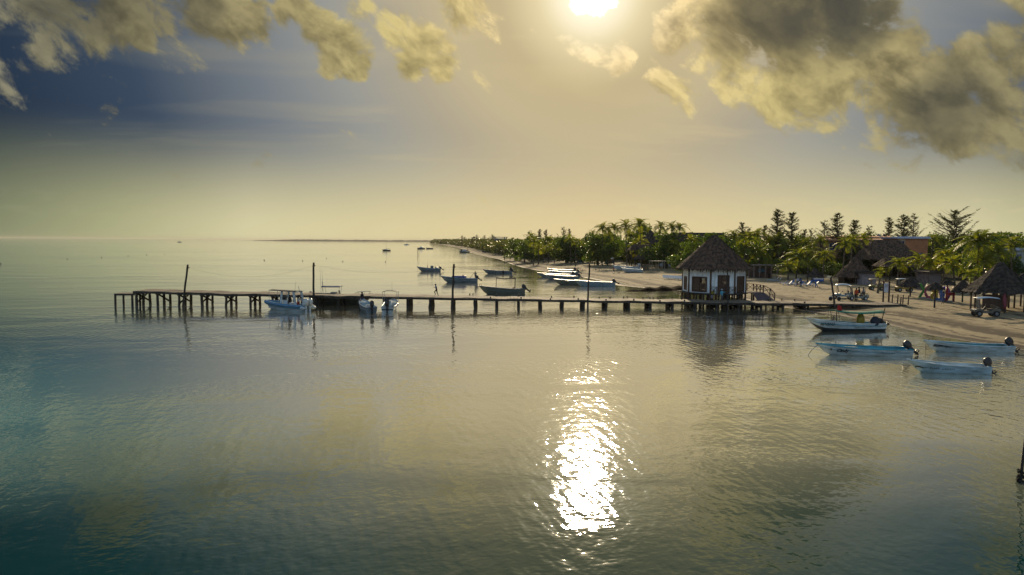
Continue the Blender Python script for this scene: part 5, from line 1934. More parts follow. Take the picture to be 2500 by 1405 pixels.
# pergola, shack, kiosk, shed
def pergola():
    a, b = gnd(1592, 664), gnd(1664, 662)
    c = (a + b) / 2
    o = thing('pergola', 'open pergola with pale flat pole roof left of the hut', 'pergola', c, 0)
    hl = (b.x - a.x) / 2
    h = 2.9
    POLE = mat('bleached_pole', (.38, .33, .24), .85, .2)
    for i in range(6):
        x = -hl + 2 * hl * i / 5
        for y in (-1.2, 2.2):
            MB().tube([(x, y, -.3), (x + random.uniform(-.06, .06), y, h)], .08, 6).build('post', POLE, o)
    for y in (-1.2, .5, 2.2):
        MB().tube([(-hl - .3, y, h), (hl + .3, y, h)], .07, 6).build('beam', POLE, o)
    for i in range(34):
        x = -hl - .2 + (2 * hl + .4) * i / 33
        MB().tube([(x, -1.7, h + .11), (x + random.uniform(-.05, .05), 2.7, h + .11 + random.uniform(0, .05))], .05, 5).build('roof_pole', POLE, o)


pergola()


def shack():
    a, b = gnd(1832, 679), gnd(1905, 681)
    c = (a + b) / 2
    o = thing('beach_shack', 'brown shack with ragged palm stick roof right of the hut', 'shack', c)
    hl = (b.x - a.x) / 2
    h = 2.9
    for i in range(5):
        x = -hl + 2 * hl * i / 4
        for y in (0, 3.2):
            MB().tube([(x, y, -.3), (x, y, h)], .07, 6).build('post', mat('pinkish_pole', (.30, .22, .19), .85), o)
    for i in range(60):
        x = random.uniform(-hl - .4, hl + .4)
        y = random.uniform(-.6, 2.2)
        an = random.uniform(-.5, .5)
        MB().tube([(x, y, h + random.uniform(.02, .3)), (x + 2.2 * math.cos(an), y + 2.2 * math.sin(an), h + random.uniform(.02, .35))], .05, 4).build('roof_stick', mat('dry_palm_stick', (.30, .23, .20), .9, .3), o)
    MB().box((0, 3.3, 1.25), (2 * hl, .1, 2.5)).build('back_wall', BROWN, o)
    MB().box((hl * .55, 1.7, 1.25), (.1, 3.0, 2.5)).build('side_wall', BROWN, o)
    MB().box((-.2, 1.2, .55), (2.4, .7, 1.1)).build('counter', BROWN, o)
    MB().box((.2, 3.2, 1.7), (1.6, .04, .8)).build('menu_board', mat('teal_board', (.06, .15, .18), .7), o)


shack()
p = gnd(1416, 641)
o = thing('kiosk', 'small blue kiosk on the sand before the grove', 'kiosk', p)
KB = mat('blue_kiosk_paint', (.03, .16, .30), .7, .15)
MB().box((0, 0, 1.0), (2.3, 2.0, 2.0)).build('cabin', KB, o)
MB().box((0, 0, 2.12), (2.7, 2.4, .16)).build('roof', mat('dark_felt_roof', (.04, .05, .05), .9), o)
MB().box((-.1, -1.02, .45), (2.1, .05, .8)).build('counter_front', CYAN, o)
MB().box((.4, -1.03, 1.5), (1.0, .04, .6)).build('hatch', NAVYC, o)
p = gnd(1489, 643)
o = thing('shed', 'shed with white slanted roof and turquoise front', 'shed', p)
MB().box((-.2, 0, .95), (3.6, 2.2, 1.9)).build('wall', mat('shed_brown', (.14, .10, .07), .8), o)
MB().box((-1.3, -1.13, .8), (1.1, .05, 1.3)).build('turquoise_panel', mat('turquoise_paint', (.03, .42, .46), .6), o)
MB().box((1.4, -1.13, .6), (.5, .05, 1.0)).build('blue_panel', CYAN, o)
mb = MB()
mb.add([(-2.6, -1.7, 1.75), (1.4, -1.7, 1.75), (2.0, .3, 2.85), (-1.6, .3, 2.85), (-2.6, -1.7, 1.65), (1.4, -1.7, 1.65), (2.0, .3, 2.75), (-1.6, .3, 2.75)], [(0, 1, 2, 3), (7, 6, 5, 4), (0, 4, 5, 1), (1, 5, 6, 2), (2, 6, 7, 3), (3, 7, 4, 0)])
mb.build('roof', mat('white_sheet_roof', (.72, .68, .58), .6, .1), o)
MB().add([(1.4, -1.5, 1.7), (2.1, 1.4, 1.7), (2.0, .3, 2.8)], [(0, 1, 2)]).build('gable', mat('tan_gable', (.35, .27, .18), .8), o)
p = gnd(1576, 660)
o = thing('thatch_crate', 'brown boxy bar hut under the pergola edge', 'bar hut', p)
MB().box((0, 0, .8), (1.7, 1.5, 1.6)).build('body', mat('tan_palm_wall', (.17, .125, .08), .9, .25, 3, stretch=(5, 1, 1)), o)
MB().box((0, 0, 1.68), (1.95, 1.75, .14)).build('top', mat('tan_palm_wall', (.17, .125, .08), .9), o)
p = gnd(1560, 656)
o = thing('lifeguard_chair', 'white wooden high chair beside the bar hut', 'chair', p)
WP = mat('white_paint', (.72, .72, .70), .7, .08)
for sx_ in (-.4, .4):
    for sy_ in (-.3, .3):
        MB().bar((sx_ * 1.1, sy_ * 1.2, -.1), (sx_, sy_, 1.5), .09).build('leg', WP, o)
MB().box((0, 0, .95), (.9, .7, .07)).build('seat', WP, o)
MB().box((0, .33, 1.35), (.9, .07, .6)).build('backrest', WP, o)

# ------------------------------------------------------------------ parasols
parasol(2222, 724.5, 700, 676, 58, 'broad thatch parasol over the yellow cart')
parasol(2281, 752, 707, 690, 43, 'thatch parasol on a dark pole nearest the water')
parasol(2349, 739, 713, 685, 50, 'thatch parasol on a green pole beside the red letter', mat('green_painted_pole', (.03, .08, .03), .7))
parasol(2312, 716, 696, 683, 40, 'far thatch parasol behind the coloured letters')

# ------------------------------------------------------------------ the coloured letters, seen from behind
def letter(ch, px, pyb, h, col, label, yaw):
    cu = bpy.data.curves.new('t', 'FONT')
    cu.body = ch
    cu.size = h / .69
    cu.extrude = .18
    cu.bevel_depth = .03
    cu.offset = .05
    cu.align_x = 'CENTER'
    tmp = bpy.data.objects.new('t', cu)
    link(tmp)
    bpy.context.view_layer.update()
    me = bpy.data.meshes.new_from_object(tmp.evaluated_get(bpy.context.evaluated_depsgraph_get()))
    bpy.data.objects.remove(tmp)
    me.transform(Matrix.Rotation(math.pi / 2, 4, 'X') @ Matrix.Scale(.62, 4, (1, 0, 0)))
    me.materials.clear()
    me.materials.append(mat('letter_' + label.split()[0], col, .5, .1))
    p = gnd(px, pyb)
    o = thing('letter_sculpture', label, 'letter', p, yaw, 'row of giant letters on the sand')
    b_ = inst(me, 'letter_body', o, (0, 0, .12))
    MB().box((0, 0, .06), (.9, .6, .16)).build('footing', mat('grey_concrete', (.3, .29, .27), .9), o)


yw = math.radians(180 - 28)
letter('X', 2255, 728, 2.1, (.05, .24, .03), 'green letter X, leftmost of the giant letters', yw)
letter('O', 2269, 730.5, 2.05, (.34, .06, .10), 'pink letter O, second from the left', yw)
letter('B', 2281, 734, 2.0, (.40, .28, .012), 'yellow letter B behind the dark parasol pole', yw)
letter('L', 2293, 736, 2.0, (.03, .10, .30), 'blue letter L between the yellow and the violet letters', yw)
letter('O', 2306, 735.5, 2.0, (.13, .07, .30), 'violet letter O beside the walker in blue', yw)
letter('H', 2319, 737, 2.0, (.26, .014, .02), 'red letter H, rightmost of the giant letters', yw)

# ------------------------------------------------------------------ notice board, signs
p = gnd(2162, 738)
o = thing('notice_board', 'white notice panel between two dark posts near the pier end', 'sign', p)
for x in (-.42, .42):
    MB().tube([(x, 0, -.3), (x, 0, 3.1)], .085, 7).build('post', mat('red_brown_post', (.055, .025, .018), .7), o)
    MB().tube([(x + .16, .1, -.2), (x + .16, .1, 3.0)], .06, 6).build('post', mat('red_brown_post', (.055, .025, .018), .7), o)
MB().box((0, 0, 2.15), (.62, .05, 1.35)).build('panel', mat('white_panel', (.60, .63, .72), .6), o)
for x in (-.12, .10):
    MB().box((x, -.03, 2.5), (.05, .02, .5)).build('panel_mark', DARK, o)
MB().box((0, 0, 3.05), (1.1, .12, .1)).build('cross_bar', mat('red_brown_post', (.055, .025, .018), .7), o)
p = gnd(1997, 702)
o = thing('beach_sign', 'blue board with white border on blue posts', 'sign', p)
SB = mat('sign_blue', (.015, .09, .36), .6)
MB().box((0, 0, 1.45), (2.1, .06, .62)).build('board', SB, o)
MB().box((0, -.04, 1.72), (2.0, .02, .07)).build('white_edge', WP, o)
for i in range(6):
    MB().box((-.75 + i * .3, -.04, 1.56), (.16 + .06 * (i % 2), .02, .14)).build('worn_letter', WP, o)
MB().bar((-.5, 0, -.2), (-.5, 0, 1.4), .12).build('leg', SB, o)
MB().bar((.1, .1, -.2), (-.45, .05, 1.1), .1).build('leg', SB, o)

# ------------------------------------------------------------------ loungers
def lounger(p, rz, label, frame, group, back=55):
    o = thing('sun_lounger', label, 'lounger', p, rz, group)
    MB().box((.35, 0, .33), (1.35, .62, .07)).build('bed', frame, o)
    M = Matrix.Rotation(math.radians(back), 3, 'Y')
    MB().box(Vector((-.32, 0, .36)) + M @ Vector((-.36, 0, 0)), (.75, .62, .06), M=M).build('backrest', frame, o)
    for x in (-.2, .9):
        for y in (-.26, .26):
            MB().box((x, y, .15), (.06, .06, .32)).build('leg', frame, o)
    return o


LW = mat('white_plastic', (.72, .74, .76), .5, .05)
LB = mat('blue_plastic', (.02, .13, .42), .5, .1)
LL = mat('pale_blue_plastic', (.20, .36, .52), .5, .1)
for i in range(8):
    lounger(gnd(1624 + i * 6.1, 682 + i * .35), math.radians(-75), 'white lounger in the row on the sand left of the hut', LW, 'white loungers left of the hut', 50)
for i, (px, py) in enumerate(((1884, 687), (1891, 688), (1899, 688.5))):
    lounger(gnd(px, py), math.radians(160), ('left', 'middle', 'right')[i] + ' pale lounger of three beside the shack', LL, 'pale loungers beside the shack', 52)
for i in range(11):
    px = 1916 + i * 7.3
    lounger(gnd(px, 694 + 3 * (i % 2) + i * .35), math.radians(150 + 20 * (i % 3)), 'blue lounger in the cluster beside the blue sign', (LB, LL)[i % 3 == 1], 'blue loungers beside the blue sign', 45 + 5 * (i % 3))
RB2 = random.Random(77)
for i in range(30):
    px = RB2.uniform(1305, 1416)
    py = np.interp(px, [1305, 1416], [630, 640]) + RB2.uniform(-4, 4)
    lounger(gnd(px, float(py)), RB2.choice((2.6, 2.9, -.3)), 'lounger crowded on the far beach before the low palapas', (LW, WOODD, LW)[i % 3], 'loungers crowded on the far beach', 15)
for i in range(7):
    px = 1460 + i * 12
    lounger(gnd(px, 645 + i * 1.0), 2.8, 'low white lounger in the line before the white roofed shed', LW, 'loungers before the shed', 20)

# ------------------------------------------------------------------ carts
TYRE = mat('black_rubber', (.02, .02, .02), .85)


def cart(p, rz, label, body, roof, L=2.6, wheel=.28, lift=0.0, roofx=(-.75, .9), arch=.06, roofz=1.85, group='beach carts', dash=True, rimm=None, rooftilt=0.0):
    o = thing('beach_cart', label, 'cart', p, rz, group)
    W = 1.15
    zb = wheel + .08 + lift
    mb = MB()
    sec = [(-L / 2, zb, zb + .45), (-L * .36, zb - .06, zb + .52), (-L * .1, zb - .08, zb + .22), (L * .12, zb - .08, zb + .2), (L * .22, zb - .02, zb + .42), (L * .42, zb, zb + .40), (L / 2, zb + .06, zb + .28)]
    mb.loft([[Vector((x, -W / 2, a)), Vector((x, W / 2, a)), Vector((x, W / 2 * .95, b)), Vector((x, -W / 2 * .95, b))] for x, a, b in sec])
    mb.build('body', body, o)
    for x in (-L * .34, L * .33):
        for sd in (1, -1):
            w = MB().lathe([(wheel * .55, -.1), (wheel * .95, -.1), (wheel, -.06), (wheel, .06), (wheel * .95, .1), (wheel * .55, .1)], 16, (0, 0, 0), 'Y').build('wheel', TYRE, o, location=(x, sd * (W / 2 - .02), wheel))
            MB().lathe([(.02, -.115), (wheel * .5, -.115), (wheel * .58, 0), (wheel * .5, .115), (.02, .115)], 12, (0, 0, 0), 'Y').build('rim', rimm or STEEL, w)
    MB().box((-L * .16, 0, zb + .38), (.5, W * .9, .16)).build('seat', mat('dark_vinyl', (.05, .045, .04), .6), o)
    MB().box((-L * .28, 0, zb + .66), (.12, W * .9, .45)).build('seat_back', mat('dark_vinyl', (.05, .045, .04), .6), o)
    MB().box((-L * .42, 0, zb + .62), (.32, W * .9, .12)).build('rear_seat', mat('dark_vinyl', (.05, .045, .04), .6), o)
    MB().tube([(L * .17, .25, zb + .35), (L * .06, .25, zb + .72)], .03, 6).build('steering_column', DARK, o)
    MB().lathe([(.15, -.015), (.18, 0), (.15, .015)], 12, (L * .05, .25, zb + .74), 'X').build('steering_wheel', DARK, o)
    zr = roofz + lift
    for x in roofx:
        for sd in (1, -1):
            MB().tube([(x * .92, sd * W * .44, zb + .3), (x, sd * W * .46, zr)], .025, 6).build('roof_post', DARK, o)
    canopy(o, roofx[0] - .3, roofx[1] + .3, W * 1.1, zr, roof, .5, -arch * 3, 'roof', False, arch, STEEL, rooftilt)
    MB().add([(L * .26, -W * .43, zb + .42), (L * .26, W * .43, zb + .42), (roofx[1] - .02, W * .43, zr - .1), (roofx[1] - .02, -W * .43, zr - .1)], [(0, 1, 2, 3)]).build('windscreen_frame', mat('clear_screen', (.2, .22, .22), .1), o).hide_render = False
    for sd in (1, -1):
        MB().lathe([(.09, -.02), (.09, .03), (.03, .05)], 10, (L / 2 - .02, sd * W * .32, zb + .3), 'X').build('headlight', WP, o)
    return o


RW = mat('white_cart_roof', (.62, .70, .76), .4, .06)
RT = mat('tan_cart_roof', (.30, .25, .15), .6, .1)
YB = mat('yellow_cart_paint', (.34, .22, .015), .45, .12)
CG = mat('pale_green_cart_paint', (.24, .27, .22), .5, .12)
CB = mat('blue_grey_cart_paint', (.20, .30, .36), .45, .12)
OL = mat('olive_cart_paint', (.16, .15, .03), .5, .15)
GT = mat('grey_tan_cart_paint', (.12, .11, .085), .55, .12)
cart(gnd(2058, 728), math.radians(165), 'blue grey cart with rounded white roof behind the motorbike', CB, RW, 2.5, .27, arch=.16, roofz=2.0)
cart(gnd(2093, 733), math.radians(172), 'pale green cart with flat tan roof and riders', CG, RT, 3.0, .30, roofx=(-1.0, .95), roofz=2.05, rooftilt=.25, rimm=LW)
cart(gnd(2206, 713), math.radians(176), 'yellow cart under the broad parasol', YB, RW, 2.7, .36, .12, roofx=(-.2, .95), roofz=2.1)
cart(gnd(2138, 709), math.radians(170), 'olive cart half hidden behind the round palapa', OL, RT, 2.3, .33, .1)
cart(gnd(2405, 773), math.radians(173), 'grey tan cart with pale blue roof and big tyres at the right', GT, mat('pale_blue_cart_roof', (.42, .56, .72), .35, .05), 2.9, .38, .06, roofx=(-1.0, .95), arch=.10, roofz=2.15, rimm=mat('grey_rim', (.2, .21, .22), .5))

# motorbike
p = gnd(2038, 735)
o = thing('motorbike', 'dark motorbike parked at the foot of the lamp pole', 'motorbike', p, math.radians(175))
for x in (-.62, .62):
    w = MB().lathe([(.22, -.05), (.29, -.05), (.31, 0), (.29, .05), (.22, .05)], 18, (0, 0, 0), 'Y').build('wheel', TYRE, o, location=(x, 0, .31))
    MB().lathe([(.02, -.03), (.2, -.02), (.21, 0), (.2, .02), (.02, .03)], 14, (0, 0, 0), 'Y').build('rim', STEEL, w)
MB().tube([(.62, 0, .31), (.48, 0, .72), (.38, 0, .98)], .035, 6).build('fork', STEEL, o)
MB().tube([(.40, 0, .85), (-.1, 0, .72), (-.62, 0, .32)], .05, 6).build('frame', DARK, o)
MB().box((0, 0, .42), (.42, .26, .32)).build('engine', DARK, o)
MB().lathe([(.04, -.26), (.13, -.18), (.15, .05), (.08, .24)], 10, (.14, 0, .80), 'X').build('fuel_tank', BLACKM, o, True)
MB().box((-.35, 0, .78), (.62, .22, .09)).build('seat', mat('dark_vinyl', (.05, .045, .04), .6), o)
MB().tube([(.32, -.35, 1.02), (.38, 0, 1.0), (.32, .35, 1.02)], .02, 6).build('handlebar', STEEL, o)
for x, t in ((.62, .2), (-.62, -.1)):
    mb = MB()
    mb.tube([(x + .36 * math.cos(a), 0, .31 + .36 * math.sin(a)) for a in (.5, 1.0, 1.57, 2.1, 2.6)], .05, 5)
    mb.build('mudguard', LW, o)

# surfboards leaning on the dark hut
for px, py, h, w, col, lab in ((2426, 745, 2.1, .85, (.30, .20, .02), 'round yellow board leaning on the dark hut'), (2441, 750, 3.0, .6, (.02, .10, .16), 'teal surfboard standing on the dark hut'), (2449, 757, 2.0, .55, (.20, .015, .03), 'red kayak standing on the dark hut')):
    p = gnd(px, py + 8)
    o = thing('surfboard', lab, 'surfboard', p + Vector((0, -.3, 0)), 0, 'boards leaning on the dark hut')
    mb = MB()
    rings = []
    for k in range(9):
        t = k / 8
        ww = w / 2 * math.sin(math.pi * min(.97, max(.03, t))) ** .6
        z = h * t
        rings.append([Vector((ww * c_, .05 * s_ + .22 * t, z + .5)) for c_, s_ in ((1, 0), (.5, 1), (-.5, 1), (-1, 0), (-.5, -1), (.5, -1))])
    mb.loft(rings)
    mb.build('board', mat('board_' + lab.split()[0] + lab.split()[1], col, .4), o, True)
    MB().bar((0, .1, 0), (0, .12, .55), .1).build('prop', WOODD, o)

# dark bank of weed left of the hut
def weed_bank():
    r = random.Random(3)
    mb = MB()
    n, k = 44, 9
    vs = []
    for i in range(n):
        u = i / (n - 1)
        p = at(1532 + 150 * u, 711.5 - 3.2 * u, 0.0)
        hgt = .12 + (.75 * min(1, u * 2.2)) * (.75 + .25 * math.sin(u * 23))
        wd = .8 + 2.2 * min(1, u * 1.6)
        for j in range(k):
            v = j / (k - 1)
            z = hgt * math.sin(math.pi * v) ** .7 + r.uniform(-.06, .06)
            vs.append((p.x + r.uniform(-.1, .1), p.y + (v - .2) * wd * 2.0, z - .08))
    mb.add(vs, [(i * k + j, i * k + j + 1, (i + 1) * k + j + 1, (i + 1) * k + j) for i in range(n - 1) for j in range(k - 1)])
    o = mb.build('weed_bank', mat('wet_black_weed', (.016, .012, .009), 1.0, .4, 2.0, bump=.5, bscale=6, spec=.02), None, True)
    tag(o, 'dark bank of beached seaweed left of the hut', 'seaweed', None, 'stuff')


weed_bank()
# driftwood and brush heaps on the sand
for i, (px, py, s) in enumerate(((1409, 657, 1.0), (1422, 663, .9), (1460, 660, 1.1), (1367, 650, .7), (1510, 668, .5))):
    p = gnd(px, py)
    mb = MB()
    for q in range(26):
        a = random.uniform(0, 6.28)
        l = random.uniform(.5, 1.3) * s
        x, y = random.gauss(0, .7 * s), random.gauss(0, .5 * s)
        mb.tube([(x, y, 0), (x + l * math.cos(a) * .5, y + l * math.sin(a) * .5, random.uniform(.2, .9) * s)], [.035, .012], 4, cap=False)
    o = mb.build('brush_heap', BARK, None, location=p)
    tag(o, ('heap of dry brush behind the shore boats', 'dark brush heap right of the first behind the shore boats', 'wide brush heap in the middle of the sand', 'small brush heap near the far water edge', 'little brush tuft by the hauled out boats')[i], 'brush heap')
# net floats scattered on the sea
FLT = mat('dark_float', (.02, .02, .02), .6)
for i, (px, py) in enumerate(((2, 645), (164, 633.5), (248, 629), (313, 625.6), (358, 623), (402, 621), (645, 636), (739, 637.5), (797, 631.5), (837, 639), (941, 640), (1108, 612), (476, 617), (503, 614), (522, 613))):
    p = at(px, py)
    o = thing('float', 'dark net float on the open water left of the moored boats', 'float', p, 0, 'net floats on the open sea')
    r_ = .22 if i in (0, 6) else .15
    MB().lathe([(.02, -.12), (r_, -.05), (r_ * 1.1, .12), (r_ * .7, .3), (.03, .38)], 10).build('float_body', FLT, o, True)
# stakes
for i, (px, pyt, pyb, lab) in enumerate(((1019, 606, 623.5, 'thin stake in the sea below the far cabin boat'), (1022.5, 610, 623, 'shorter stake beside the thin stake in the sea'))):
    p = at(px, pyb)
    o = thing('stake', lab, 'stake', p, 0, 'stakes in the sea')
    h = (pyb - pyt) * p.y / FPX
    MB().tube([(0, 0, -1), (.1, 0, h)], [.14, .12], 6).build('shaft', WOODD, o)
p = at(2491, 1178)
o = thing('stake', 'weedy black stake at the right border of the picture', 'stake', p)
MB().tube([(0, 0, -1.0), (.02, 0, .4), (.16, 0, 2.6), (.30, 0, 4.4)], [.055, .055, .05, .05], 8).build('shaft', WOODD, o, True)
mb = MB()
for q in range(40):
    a, z = random.uniform(0, 6.28), random.uniform(-.05, .5)
    mb.lathe([(.01, -.05), (random.uniform(.04, .08), 0), (.01, .05)], 5, (.1 * math.cos(a), .1 * math.sin(a), z))
mb.build('barnacles', mat('black_growth', (.012, .012, .010), .9), o)
# fence of short sticks on the far beach
mb = None
fo = thing('stick_fence', 'line of short sticks on the far sand', 'fence', gnd(1220, 626))
for i in range(26):
    q = gnd(1190 + i * 3.1, 621 + i * .25) - fo.location
    MB().tube([q - Vector((0, 0, .2)), q + Vector((0, 0, 1.1))], .07, 5).build('stick', BARK, fo)


# ------------------------------------------------------------------ people
SKIN = mat('warm_skin', (.16, .085, .055), .6, .08)
HAIR = mat('dark_hair', (.012, .009, .008), .7)
def J(**k):
    return k


STAND = dict(pel=(0, 0, .93), spn=(0, 0, 1.15), chs=(.01, 0, 1.36), nck=(.01, 0, 1.50), hd=(.03, 0, 1.60), top=(.03, 0, 1.72),
             shL=(0, .19, 1.40), elL=(-.03, .25, 1.12), wrL=(.05, .25, .88), haL=(.08, .25, .78), shR=(0, -.19, 1.40), elR=(-.03, -.25, 1.12), wrR=(.05, -.25, .88), haR=(.08, -.25, .78),
             hpL=(0, .10, .90), knL=(.03, .11, .49), anL=(0, .11, .08), toL=(.17, .13, .035), hpR=(0, -.10, .90), knR=(.03, -.11, .49), anR=(0, -.11, .08), toR=(.17, -.13, .035))


def pose(**k):
    d = dict(STAND)
    d.update(k)
    return d


POSES = dict(
    stand=STAND,
    run=pose(pel=(0, 0, .93), spn=(.05, 0, 1.15), chs=(.10, 0, 1.35), nck=(.13, 0, 1.49), hd=(.17, 0, 1.58), top=(.18, 0, 1.70), shL=(.10, .18, 1.39), shR=(.09, -.18, 1.39),
             elL=(-.10, .24, 1.18), wrL=(.08, .22, 1.06), haL=(.15, .20, 1.10), elR=(.18, -.25, 1.16), wrR=(.38, -.20, 1.24), haR=(.45, -.18, 1.32),
             hpL=(0, .1, .90), knL=(.30, .10, .62), anL=(.12, .10, .26), toL=(.26, .10, .16), hpR=(0, -.1, .90), knR=(-.06, -.10, .48), anR=(-.24, -.10, .10), toR=(-.10, -.10, .03)),
    walk=pose(elL=(.12, .24, 1.14), wrL=(.26, .22, .98), haL=(.31, .21, .90), elR=(-.18, -.24, 1.14), wrR=(-.22, -.23, .90), haR=(-.2, -.23, .81),
              knL=(.20, .10, .50), anL=(.30, .10, .10), toL=(.46, .11, .07), knR=(-.08, -.10, .49), anR=(-.30, -.10, .12), toR=(-.16, -.11, .035)),
    point=pose(elR=(.10, -.42, 1.34), wrR=(.16, -.66, 1.36), haR=(.18, -.76, 1.37)),
    sit=pose(pel=(0, 0, .14), spn=(.03, 0, .36), chs=(.06, 0, .57), nck=(.08, 0, .71), hd=(.11, 0, .80), top=(.12, 0, .92), shL=(.06, .19, .61), shR=(.06, -.19, .61), elL=(.10, .25, .36), wrL=(.30, .18, .30), haL=(.38, .15, .28),
             elR=(.10, -.25, .36), wrR=(.30, -.18, .30), haR=(.38, -.15, .28), hpL=(0, .1, .12), knL=(.42, .12, .12), anL=(.46, .12, -.30), toL=(.60, .13, -.34), hpR=(0, -.1, .12), knR=(.42, -.12, .12), anR=(.46, -.12, -.30), toR=(.60, -.13, -.34)),
    lean=pose(spn=(.12, 0, 1.12), chs=(.27, 0, 1.26), nck=(.38, 0, 1.35), hd=(.46, 0, 1.38), top=(.54, 0, 1.46), shL=(.27, .19, 1.29), shR=(.27, -.19, 1.29), elL=(.38, .22, 1.02), wrL=(.50, .18, .84), haL=(.55, .16, .76), elR=(.38, -.22, 1.02), wrR=(.5, -.18, .84), haR=(.55, -.16, .76)))
BONES = [('pel', 'spn', 0), ('spn', 'chs', 0), ('chs', 'nck', 0), ('nck', 'hd', 2), ('hd', 'top', 2), ('chs', 'shL', 0), ('chs', 'shR', 0), ('shL', 'elL', 0), ('shR', 'elR', 0), ('elL', 'wrL', 2), ('elR', 'wrR', 2), ('wrL', 'haL', 2), ('wrR', 'haR', 2),
         ('pel', 'hpL', 1), ('pel', 'hpR', 1), ('hpL', 'knL', 1), ('hpR', 'knR', 1), ('knL', 'anL', 3), ('knR', 'anR', 3), ('anL', 'toL', 4), ('anR', 'toR', 4)]
RAD = dict(pel=.150, spn=.140, chs=.155, nck=.062, hd=.098, top=.075, shL=.075, shR=.075, elL=.050, elR=.050, wrL=.036, wrR=.036, haL=.042, haR=.042, hpL=.105, hpR=.105, knL=.068, knR=.068, anL=.046, anR=.046, toL=.042, toR=.042)
_body = {}


def body_geo(pn):
    """one continuous skinned surface for a pose; faces sorted by the nearest bone"""
    if pn in _body:
        return _body[pn]
    P = POSES[pn]
    names = list(P)
    me = bpy.data.meshes.new('b')
    me.from_pydata([P[n] for n in names], [(names.index(a), names.index(b)) for a, b, _ in BONES], [])
    o = bpy.data.objects.new('b', me)
    link(o)
    md = o.modifiers.new('s', 'SKIN')
    md.use_smooth_shade = True
    for n, v in zip(names, me.skin_vertices[0].data):
        r = RAD[n]
        v.radius = (r, r)
        v.use_root = n == 'pel'
    sb = o.modifiers.new('d', 'SUBSURF')
    sb.levels = 1
    bpy.context.view_layer.update()
    em = bpy.data.meshes.new_from_object(o.evaluated_get(bpy.context.evaluated_depsgraph_get()))
    bpy.data.objects.remove(o)
    vs = [tuple(v.co) for v in em.vertices]
    fs = [tuple(p.vertices) for p in em.polygons]
    reg = []
    seg = [(Vector(P[a]), Vector(P[b]), k) for a, b, k in BONES]
    for p in em.polygons:
        c = p.center
        best = (9, 0)
        for a, b, k in seg:
            ab = b - a
            t = max(0, min(1, (c - a).dot(ab) / ab.length_squared))
            d = (a + ab * t - c).length - (.07 if k in (0, 1) else 0)
            if d < best[0]:
                best = (d, k)
        reg.append(best[1])
    _body[pn] = (vs, fs, reg, Vector(P['hd']), Vector(P['top']))
    return _body[pn]


CL = dict(
    blue=(.03, .07, .22), white=(.55, .56, .58), cyan=(.10, .38, .52), yellow=(.42, .34, .02), black=(.015, .015, .018), orange=(.48, .07, .02), red=(.30, .02, .02), grey=(.14, .14, .15), navy=(.02, .03, .07), khaki=(.22, .18, .11), pale=(.42, .44, .52))


def cloth(c):
    return mat('cloth_' + c, CL[c], .9, .12, 6)


def person(loc, rz, label, pn='stand', shirt='blue', legs='black', shorts=False, s=1.0, hat=None, group=None, sink=0.0):
    vs, fs, reg, hd, top = body_geo(pn)
    o = thing('person', label, 'person', Vector(loc) - Vector((0, 0, sink)), rz, group)
    o.scale = (s, s, s)
    me = bpy.data.meshes.new('body')
    me.from_pydata(vs, [], fs)
    for m_ in (cloth(shirt), cloth(legs), SKIN, SKIN if shorts else cloth(legs), mat('dark_shoe', (.03, .025, .02), .7)):
        me.materials.append(m_)
    me.polygons.foreach_set('material_index', reg)
    me.polygons.foreach_set('use_smooth', [True] * len(fs))
    inst(me, 'body', o)
    ax = (top - hd).normalized()
    c = hd + ax * .045
    q = Vector((0, 0, 1)).rotation_difference(ax).to_matrix()
    hb = MB()
    hb.lathe([(.112, -.035), (.118, .02), (.108, .07), (.07, .115), (.01, .13)], 10)
    h = hb.build('hair', HAIR, o, True)
    h.location = c - Vector((.018, 0, 0))
    h.rotation_euler = q.to_euler()
    if hat:
        mb = MB().lathe([(.20, .055), (.205, .07), (.125, .075), (.118, .15), (.06, .185), (.01, .19)], 12)
        t = mb.build('hat', cloth(hat), o, True)
        t.location = c - Vector((.01, 0, 0))
        t.rotation_euler = q.to_euler()
    return o


def deckp(px, dy):
    X = atY(px, 735, PY + dy).x
    return Vector((X, PY + dy, deck_z(X)))


person(deckp(1066, 2.2), PI, 'runner in blue top and dark trousers on the pier', 'run', 'blue', 'black', s=1.02)
person(deckp(1762, .7), PI / 2 + .15, 'person in cyan shirt and white hat pointing on the pier by the hut', 'point', 'cyan', 'grey', True, 1.0, 'white')
person(deckp(1737, 3.3), -PI / 2 + .4, 'person in yellow shirt leaning at the hut side of the pier', 'lean', 'yellow', 'pale', True, .98)
# on the boats
def on(boat, x, y, z, rz, label, **k):
    p = person((0, 0, 0), 0, label, **k)
    M = Matrix.LocRotScale(boat.location, boat.rotation_euler, None)
    p.location = M @ Vector((x, y, z))
    p.rotation_euler = (0, 0, boat.rotation_euler.z + rz)
    return p


on(rb, -.95, .15, .34, 0, 'dark-clothed person standing at the console of the inflatable', shirt='black', legs='black')
on(rb, -2.1, -.25, .34, PI, 'person in white and red at the stern of the inflatable', shirt='white', legs='red', pn='lean')
on(bp_, -.3, -.2, .95, PI, 'person seated under the blue sunshade behind the pier', pn='sit', shirt='navy', legs='black', s=1.1)
on(bs, 2.2, 0, 1.42, PI / 2 + .6, 'man in dark shirt seated on the bow of the grey boat', pn='sit', shirt='black', legs='navy', s=1.05)
on(b2, -3.75, 0, .72, PI / 2, 'man standing at the stern beside the tilted motor of the tarp boat', shirt='grey', legs='black')
on(b3, .3, 0, .35, 0, 'crew member forward in the farthest open boat', shirt='black', legs='black', s=.85)
on(b3, -2.0, 0, .35, 0, 'crew member aft in the farthest open boat', shirt='black', legs='black', s=.75)
on(b4, -1.6, 1.3, -.55, PI / 2 + PI, 'man wading beside the open boat right of the tall pole', pn='lean', shirt='black', legs='black', s=1.1)
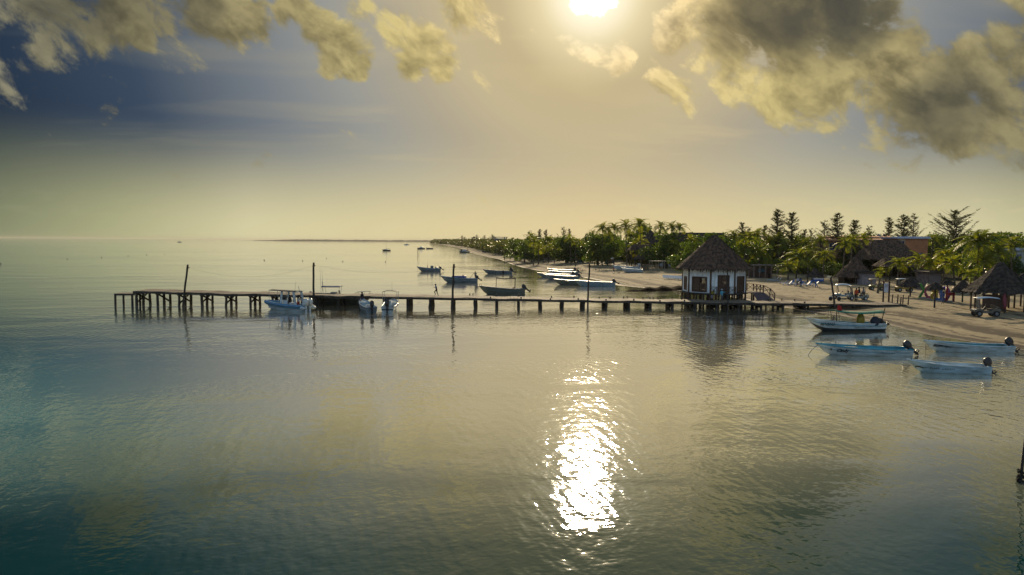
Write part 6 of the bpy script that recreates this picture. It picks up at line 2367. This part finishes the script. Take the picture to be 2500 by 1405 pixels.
on(b4, -3.6, 0, .5, PI, 'man bending over the motor of the open boat with the wader', pn='lean', shirt='black', legs='black')
# on the sand
person(gnd(1498, 667), -.4, 'walker in dark red left of the hauled out boats', 'walk', 'red', 'black', True)
person(gnd(1833, 678), 1.0, 'person in red by the brown shack', 'stand', 'red', 'navy')
person(gnd(1947, 699.5), PI / 2, 'person in white shirt and black trousers beside the blue loungers', 'stand', 'pale', 'black')
person(gnd(1954, 700.5), PI / 2, 'person in blue shirt and black trousers beside the blue loungers', 'stand', 'blue', 'black')
person(gnd(2302, 743.5), PI + .3, 'walker in blue clothes before the violet letter', 'walk', 'blue', 'blue', True, 1.02)
p_ = gnd(2084, 735)
person(p_ + Vector((0, -.75, 0)), PI / 2, 'person in orange shirt standing beside the tan roofed cart', 'stand', 'orange', 'black', s=1.15)
pc = gnd(2093, 733)
person(pc + Vector((.35, .1, .98)), PI, 'rider in navy seated in the tan roofed cart', 'sit', 'navy', 'black', s=1.05)
person(pc + Vector((.95, -.1, 1.0)), PI, 'rider in pale shirt on the back seat of the tan roofed cart', 'sit', 'pale', 'grey', s=1.05)
for px, py, pn, lab, sh in ((1232, 638, 'stand', 'bather standing at the far water edge', 'black'), (1245.5, 636.5, 'walk', 'lone stroller left of the far couple', 'black'), (1256.5, 636.5, 'stand', 'left person of the couple on the far sand', 'navy'), (1261.5, 636, 'stand', 'right person of the couple on the far sand', 'grey'),
                            (1285, 628, 'walk', 'stroller near the far stick fence end', 'red'), (1313, 636, 'stand', 'person beside the far loungers', 'black')):
    person(gnd(px, py), 2.0, lab, pn, sh, 'black', s=1.05)


# ------------------------------------------------------------------ air
def make_haze():
    m = bpy.data.materials.new('sea_haze')
    m.use_nodes = True
    T = NT(m.node_tree)
    T.n.clear()
    out = T.new('ShaderNodeOutputMaterial')
    v = T.new('ShaderNodeVolumePrincipled')
    v.inputs['Color'].default_value = (.80, .76, .66, 1)
    v.inputs['Density'].default_value = 0.00005
    v.inputs['Anisotropy'].default_value = 0.15
    T.l.new(v.outputs[0], out.inputs['Volume'])
    S = 14600
    mb = MB()
    mb.add([(-S, -700, -2.6), (S, -700, -2.6), (S, S, -2.6), (-S, S, -2.6), (-S, -700, 27), (S, -700, 27), (S, S, 27), (-S, S, 27)],
           [(3, 2, 1, 0), (4, 5, 6, 7), (0, 1, 5, 4), (1, 2, 6, 5), (2, 3, 7, 6), (3, 0, 4, 7)])
    o = mb.build('haze', m)
    tag(o, 'thin warm sea haze over the bay', 'haze', None, 'stuff')


make_haze()
SC.cycles.volume_bounces = 0
